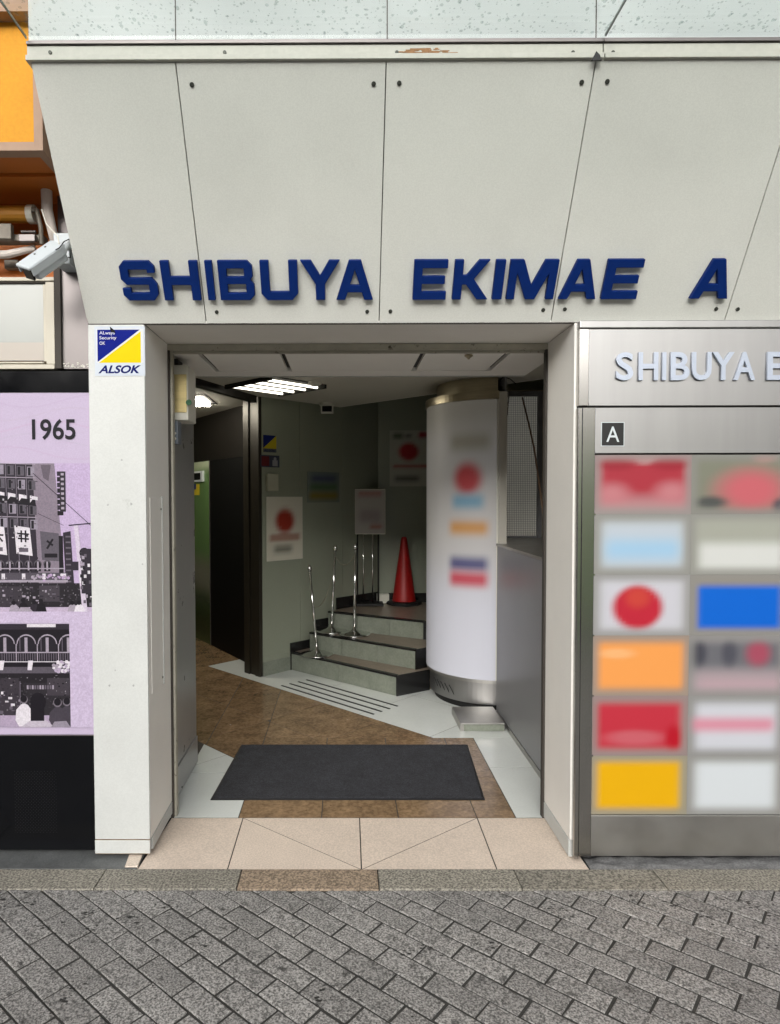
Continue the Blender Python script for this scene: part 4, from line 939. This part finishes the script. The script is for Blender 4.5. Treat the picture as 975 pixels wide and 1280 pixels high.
# notices on the stair wall (plane v = 0)
NV = V
def onv(px, py, off=.0): return hit(px, py, uv(0, off), V)
def wall_sheet(name, x0, y0, x1, y1, base, blobs, label, cat, d=.004, nx=14, ny=18, m_=None):
    A, B = onv(x0, y1, 0), onv(x1, y1, 0); T = onv(x0, y0, 0); Tb = onv(x1, y0, 0)
    z0, z1 = (A.z+B.z)/2, (T.z+Tb.z)/2; w_ = (B-A).dot(U)
    o = soft_sheet(name, (A.x, A.y, z0), U, Z3, w_, z1-z0, base, blobs, m_ or print_m, None, nx, ny, d)
    return tag(o, label, cat)
wall_sheet('notice_poster', 333, 621, 378, 700, (232, 228, 210), [(.5, .62, .26, .19, .35, (176, 62, 46), 1), (.5, .36, .42, .05, .12, (180, 132, 116), 0), (.45, .18, .25, .05, .2, (120, 120, 108), 0)], 'cream notice with red disc on the stair wall', 'notice')
wall_sheet('small_notice', 384, 590, 424, 628, (140, 150, 142), [(.5, .78, .4, .14, .25, (90, 100, 122), 0), (.5, .5, .42, .1, .2, (90, 120, 84), 0), (.5, .22, .44, .12, .2, (150, 134, 60), 0)], 'faded blue, green and yellow notice on the stair wall', 'notice')
ws = thing('wall_sticker', 'small blue and yellow security sticker high on the stair wall', 'sticker', onv(337, 555))
def vplate(x0, y0, x1, y1, off, d, name, m_, par):
    A, B = onv(x0, y1), onv(x1, y0); ex = U; L = (B-A).dot(U); h = onv(x0, y0).z-A.z
    return obj(name, plate(A-V*off*0+V*off, U, Z3, [(0, 0), (L, 0), (L, h), (0, h)], d), m_, par), A, L, h
o, A, L, h = vplate(328.5, 543.5, 345, 565, .0, .003, 'sticker_sheet', mat('yellow_print', lin(200, 180, 40), .4), ws)
prn = Print(A+V*.003, U, Z3); prn.rect(0, 0, L, h*.22, (90, 96, 110)); prn.rect(0, h*.22, L, h, (206, 186, 40)); prn.poly([(0, h*.22), (L*1.0, h), (0, h)], (20, 36, 110)); prn.text('ALSOK', L*.08, h*.04, L*.84, h*.13, (20, 24, 70), shear=.2); prn.build('sticker_print', print_m, ws)
ws2 = thing('warning_plate', 'dark red and blue camera notice below the wall sticker', 'notice', onv(337, 575))
o, A, L, h = vplate(325.5, 568.5, 349, 583.5, .0, .003, 'plate_sheet', mat('dark_plate', lin(52, 56, 74), .4), ws2)
prn = Print(A+V*.003, U, Z3); prn.rect(L*.04, h*.1, L*.45, h*.9, (110, 40, 44)); prn.rect(L*.62, h*.1, L*.9, h*.6, (170, 170, 176)); prn.disc(L*.76, h*.7, h*.16, (170, 170, 176)); prn.build('plate_print', print_m, ws2)
wb = tag(obj('wall_box', box(0, .001, 0, .001, 0, .001), ivory_m), 'ivory wall box between the small plate and the red disc notice', 'wall box'); C.objects.unlink(wb); bpy.data.objects.remove(wb)
A, B = onv(332, 614), onv(345.5, 592); wb = tag(obj('wall_box', plate(A, U, Z3, [(0, 0), ((B-A).dot(U), 0), ((B-A).dot(U), onv(332, 592).z-A.z), (0, onv(332, 592).z-A.z)], .03), mat('aged_ivory', lin(170, 170, 150), .5), bevel=.006), 'ivory wall box above the red disc notice', 'wall box')
A, B = S(487, 608, 3.797), S(531, 538, 3.797)
tag(soft_sheet('wall_poster', (A.x, 3.797, A.z), X3, Z3, B.x-A.x+.06, B.z-A.z, (205, 205, 192), [(.46, .62, .24, .155, .3, (190, 40, 44), 1), (.5, .36, .42, .03, .08, (190, 120, 116), 0), (.42, .14, .3, .05, .16, (112, 112, 104), 0), (.2, .9, .12, .05, .12, (110, 120, 100), 0), (.45, .9, .08, .03, .1, (120, 120, 110), 0), (.8, .92, .1, .05, .1, (176, 40, 60), 0)], print_m, None, 16, 22), 'white poster with red disc on the back wall above the traffic cone', 'poster')

# sign stand on the landing
sb = G(458, 756, .472)
ss = thing('sign_stand', 'white notice board on twin chrome posts on the landing', 'sign stand', sb)
SY = sb.y
obj('stand_base', box(sb.x-.13, sb.x+.16, SY-.10, SY+.12, .472, .495), blackm_m, ss, bevel=.006)
for dx in (-.085, -.03, .06, .115): obj('post', tube([(sb.x+dx, SY, .495), (sb.x+dx, SY, 1.22)], .007 if abs(dx) < .1 else .009), chrome_m if dx in (-.03, .06) else blackm_m, ss, smooth=True)
A, B = S(443, 668, SY-.02), S(482, 611, SY-.02)
obj('board', box(A.x, B.x, SY-.018, SY+.02, A.z, B.z), ivory_m, ss, bevel=.008)
soft_sheet('board_print', (A.x+.008, SY-.018, A.z+.01), X3, Z3, B.x-A.x-.016, B.z-A.z-.02, (196, 190, 184), [(.5, .9, .4, .04, .1, (190, 130, 124), 0), (.5, .4, .35, .14, .3, (170, 160, 158), 0), (.7, .16, .2, .04, .15, (180, 120, 110), 0)], print_m, ss, 12, 14, .002)
# stanchions
def stanchion(base, top, z, label):
    b0 = G(*base, z); t0 = S(top[0], top[1], b0.y)
    t = thing('rope_stanchion', label, 'stanchion', b0, 'chrome stanchions on the stairs')
    obj('base', lathe([(.14, .002), (.14, .008), (.11, .014), (.05, .026), (.02, .045), (.014, .07)], b0, seg=28), chrome_m, t, smooth=True)
    obj('post', tube([b0+Z3*.05, t0-(t0-b0)*.06], .0115, seg=12), chrome_m, t, smooth=True)
    obj('finial', tube([t0-(t0-b0)*.07, t0-(t0-b0)*.05, t0-(t0-b0)*.03, t0], [.013, .02, .019, .008], seg=12), chrome_m, t, smooth=True)
    return b0, t0
s1 = stanchion((396, 818), (386.5, 706), .159, 'leaning chrome stanchion on the lowest step')
s2 = stanchion((414.5, 789), (419, 681), .316, 'upright chrome stanchion nearest the stair wall on the second step')
s3_ = stanchion((443, 793), (444, 679), .316, 'chrome stanchion in front of the sign stand on the second step')
def sag(a, b, s_, n=14): return [a.lerp(b, i/n)-Z3*(4*s_*(i/n)*(1-i/n)) for i in range(n+1)]
rp = mat('dull_chain', lin(150, 148, 130), .5, .6)
tag(obj('chain', tube(sag(s1[0].lerp(s1[1], .55), s2[0].lerp(s2[1], .7), .12), .004, seg=6), rp), 'thin chain sagging from the leaning stanchion to the next', 'chain')
tag(obj('chain', tube(sag(s2[0].lerp(s2[1], .88), s3_[0].lerp(s3_[1], .88), .09), .004, seg=6), rp), 'thin chain hanging between the two upper stanchions', 'chain')
# traffic cone
cb = G(505, 755, .472)
cn = thing('traffic_cone', 'red traffic cone with black base on the stair landing', 'traffic cone', cb)
ct = S(505, 671, cb.y).z-cb.z
obj('cone_body', lathe([(.118, .02), (.11, .05), (.028, ct-.02), (.022, ct-.004), (.012, ct)], cb, seg=28), red_m, cn, smooth=True)
obj('cone_base', lathe([(.17, 0), (.172, .012), (.16, .028), (.12, .034)], cb, seg=8), blackm_m, cn)
bt = tag(obj('white_cloth', box(cb.x-.26, cb.x-.14, 3.70, 3.78, .473, .56), ivory_m, bevel=.006), 'small white box against the landing wall left of the cone', 'box')

# drum-shaped tenant sign
ds = thing('drum_sign', 'curved white pillar sign with steel plinth standing right of the stairs', 'sign', (1.1, 2.3, 0))
DC = Vector((1.10, 2.315)); 
def arc(r, a0=90, a1=265, n=40): return [DC+Vector((math.cos(rad(a0+(a1-a0)*i/n)), math.sin(rad(a0+(a1-a0)*i/n))))*r for i in range(n+1)]
def drum(name, r, z0, z1, m_, a1=265): 
    pts = arc(r, 90, a1)+[(DC.x-.005, DC.y)]; o = obj(name, prism(pts, z0, z1), m_, ds)
    for p in o.data.polygons:
        if len(p.vertices) == 4: p.use_smooth = False
    return o
drum('toe_kick', .41, 0, .05, blackm_m); pl2 = drum('plinth', .445, .05, .205, steel_m)
drum('plinth_rim', .47, .206, .228, steeld_m)
bodyr = .475; zbt, ztp = .23, 2.17
drum('sign_core', bodyr-.006, .229, ztp, ivory_m); 
def bend(a, b):
    t = rad(150+(263-150)*a); return Vector((DC.x+bodyr*math.cos(t), DC.y+bodyr*math.sin(t), zbt+(ztp-zbt)*b))
LG_ = (196, 192, 184)
soft_sheet('sign_face', (0, 0, 0), X3, Z3, 1.0, 2.0, (214, 212, 210),
 [(.55, .1, .7, .28, .6, (226, 227, 238), 0), (.80, .855, .16, .03, .12, (172, 168, 152), 0), (.6, .98, .6, .08, .3, (186, 182, 172), 0),
  (.785, .722, .105, .055, .5, (208, 84, 88), 1), (.785, .640, .12, .024, .09, (140, 184, 210), 0), (.79, .545, .15, .024, .09, (222, 166, 104), 0),
  (.79, .415, .15, .024, .09, (100, 100, 142), 0), (.79, .360, .15, .026, .09, (212, 92, 106), 0)], mat('faint_glow_sign_print', (.70, .70, .70), .45, attr=True, spec=.3, emit=.08), ds, 40, 90, bend=bend)  # faint emission added to the face to lift its shaded top
drum('cap_ring', .485, ztp+.001, ztp+.055, bronze_m); drum('cap_neck', .40, ztp+.056, Z2-.001, bronze_m)
# steel trim down the cut edge
tx = DC.x-.045
obj('edge_trim', box(tx, tx+.055, DC.y-.487, DC.y-.472, .20, ztp+.05), mat('grey_trim_paint', lin(186, 182, 172), .45), ds, bevel=.003)
obj('end_plate', box(DC.x-.004, DC.x+.008, DC.y-.4719, DC.y+.2, .0, Z2-.002), cab_m, ds)
for i in range(5):                                   # louvre slots in the plinth
    t = rad(200+i*5.5); p = DC+Vector((math.cos(t), math.sin(t)))*.4455
    obj('louvre', tube([(p.x-.02, p.y, .17-.004*i), (p.x+.018, p.y-.012, .08)], .0035, seg=6), blackm_m, ds)
fb = thing('foot_box', 'low steel box with a pale marble front at the foot of the drum sign', 'box', (.9, 1.5, 0))
obj('box_shell', box(.74, 1.025, 1.497, 1.84, 0, .052), steeld_m, fb, bevel=.002)
obj('marble_front', box(.762, 1.018, 1.491, 1.4965, .005, .045), stone_m, fb)
# grey cabinet
cb_ = thing('grey_cabinet', 'tall plain grey steel counter cabinet along the right side of the lobby', 'cabinet', (1.06, 1, 0))
obj('cabinet_side', box(1.045, 1.06, .36, 1.825, .035, 1.165), cab_m, cb_, bevel=.002)
obj('cabinet_body', box(1.0605, 1.74, .36, 1.825, .0, 1.16), seal_m, cb_)
obj('plinth_line', box(1.041, 1.06, .36, 1.825, .0, .034), steeld_m, cb_)
obj('worktop', box(1.04, 1.74, .36, 2.5, 1.1655, 1.182), steeld_m, cb_, bevel=.002)
# wired-glass screen behind it
sc = thing('wire_mesh_screen', 'pale wire mesh screen in a dark frame above the grey cabinet', 'screen', (1.4, 2.5, 1.2))
SYY = 2.44; sx0, sx1 = DC.x+.01, S(671, 600, SYY).x; st_ = S(650, 496, SYY).z
obj('screen_pane', box(sx0, sx1, SYY, SYY+.01, 1.2, st_), mat('faint_glow_screen_glass', lin(205, 203, 192), .35, n1=.12, s1=3, emit=.1), sc)  # pane glows faintly, added to brighten the dim bay
bm = bmesh.new(); stp = .014
x = sx0
while x < sx1: box(x-.0012, x+.0012, SYY-.004, SYY-.002, 1.2, st_, bm); x += stp
z = 1.2
while z < st_: box(sx0, sx1, SYY-.0065, SYY-.0045, z-.0012, z+.0012, bm); z += stp
tag(obj('mesh_wires', bm, galv_m, sc), kind='stuff')
obj('frame_post', box(sx1, sx1+.035, SYY-.02, SYY+.03, 1.183, st_+.04), cab_m, sc)
obj('frame_head', box(sx0, sx1-.0005, SYY-.02, SYY+.03, st_+.001, st_+.04), cab_m, sc)
obj('frame_rail', box(sx0, sx1-.0005, SYY-.012, SYY+.02, 1.183, 1.199), cab_m, sc)
struct('booth_wall', box(DC.x+.01, 1.745, 2.5, 2.56, 0, Z2), mat('booth_wall_paint', lin(186, 176, 162), .6, n1=.05)); struct('booth_wall', box(1.745, 1.80, .41, 2.56, 0, Z2), mat('booth_wall_paint', (0, 0, 0)))
hk = thing('hanging_hook', 'wire hook and tangled mesh hanging above the cabinet', 'hook', (1.1, 1.5, 2.2))
h0 = S(628, 472, 1.9)
obj('hook_wire', tube([S(625, 475, 1.9), S(630, 471, 1.9), S(638, 474, 1.9), S(645, 480, 1.9)], .003, seg=6), blackm_m, hk)
obj('hook_ring', tube([S(632+2.2*math.cos(t*.7), 480+3*math.sin(t*.7), 1.9) for t in range(10)], .0022, seg=6), galv_m, hk)
bm = bmesh.new()
for k in range(18):
    aa = random.uniform(0, 6); pts = [S(633+5*math.sin(aa+t*.6)*(1-t/16), 484+t*3.2, 1.9+.03*math.cos(aa+t*.6)) for t in range(12)]
    tube(pts, .0011, bm, 4)
obj('mesh_bundle', bm, grime_m, hk)
tag(obj('leaning_pole', tube([S(653, 497, 2.3), S(661, 530, 2.2), S(668, 562, 2.1), S(675, 612, 2.0), S(684, 676, 1.85)], .007, seg=8), tanp_m, smooth=True), 'thin tan tube leaning against the mesh screen', 'tube')
# door mat
mtp = [G(262, 1000.5, .006), G(607, 1001, .006), G(585, 931, .006), G(300, 931, .006)]
mt = thing('door_mat', 'large charcoal door mat lying on the marble inside the entrance', 'door mat', (0, .9, 0))
fx0, fx1, by = -.668, .693, 1.262
obj('rubber_border', prism([(fx0, .528), (fx1, .528), (.742, by), (-.628, by)], .0005, .005, None, .004, .002), rubber_m, mt)
obj('carpet', prism([(fx0+.012, .539), (fx1-.012, .539), (.730, by-.011), (-.617, by-.011)], .003, .008, None, .002, .001), mat_m, mt)

# ================================================================== STREET SIDE, behind the viewer

BT = ((-60, -22, 13, 'beige_facade', (186, 172, 150)), (-20, 6, 15, 'grey_facade', (150, 152, 152)), (8, 30, 11, 'pinkish_facade', (186, 160, 150)), (32, 70, 14, 'tan_facade', (190, 168, 132)))
for x0, x1, h, nm, c in BT:
    t = thing('street_building', {'beige_facade': 'beige block across the street, leftmost', 'grey_facade': 'grey block across the street behind the viewer', 'pinkish_facade': 'low pinkish block across the street', 'tan_facade': 'tan block across the street at the right'}[nm], 'building', (x0, -45, 0))
    obj('wall', box(x0, x1, -60, -45, -.1, h), mat(nm, lin(*c), .8, n1=.05), t)
    gm_ = mat('dark_window_glass', lin(50, 58, 66), .15)
    wm = bpy.data.meshes.new('window'); b_ = box(0, 1.5, -.03, .04, 0, 1.5); b_.to_mesh(wm); b_.free(); wm.materials.append(gm_)
    zz = 1.2
    while zz < h-2:
        xx = x0+.9
        while xx < x1-2: o = obj('window', wm, None, t); o.location = (xx, -44.99, zz); xx += 2.6
        zz += 3.1
hd = thing('added_green_sheets', 'green sheets added behind the viewer to reflect in the steel trim', 'added_green_sheets', (3, -5.2, 0))
for i in range(3): obj('green_sheet', box(2.35+i*.5, 2.845+i*.5, -5.24, -5.2, .02, 2.2), grnf_m, hd)  # unseen sheets, added to put green into the steel trim's reflection
obj('green_sheet_rail', box(2.3, 3.9, -5.3, -5.245, 1.9, 1.96), galv_m, hd)
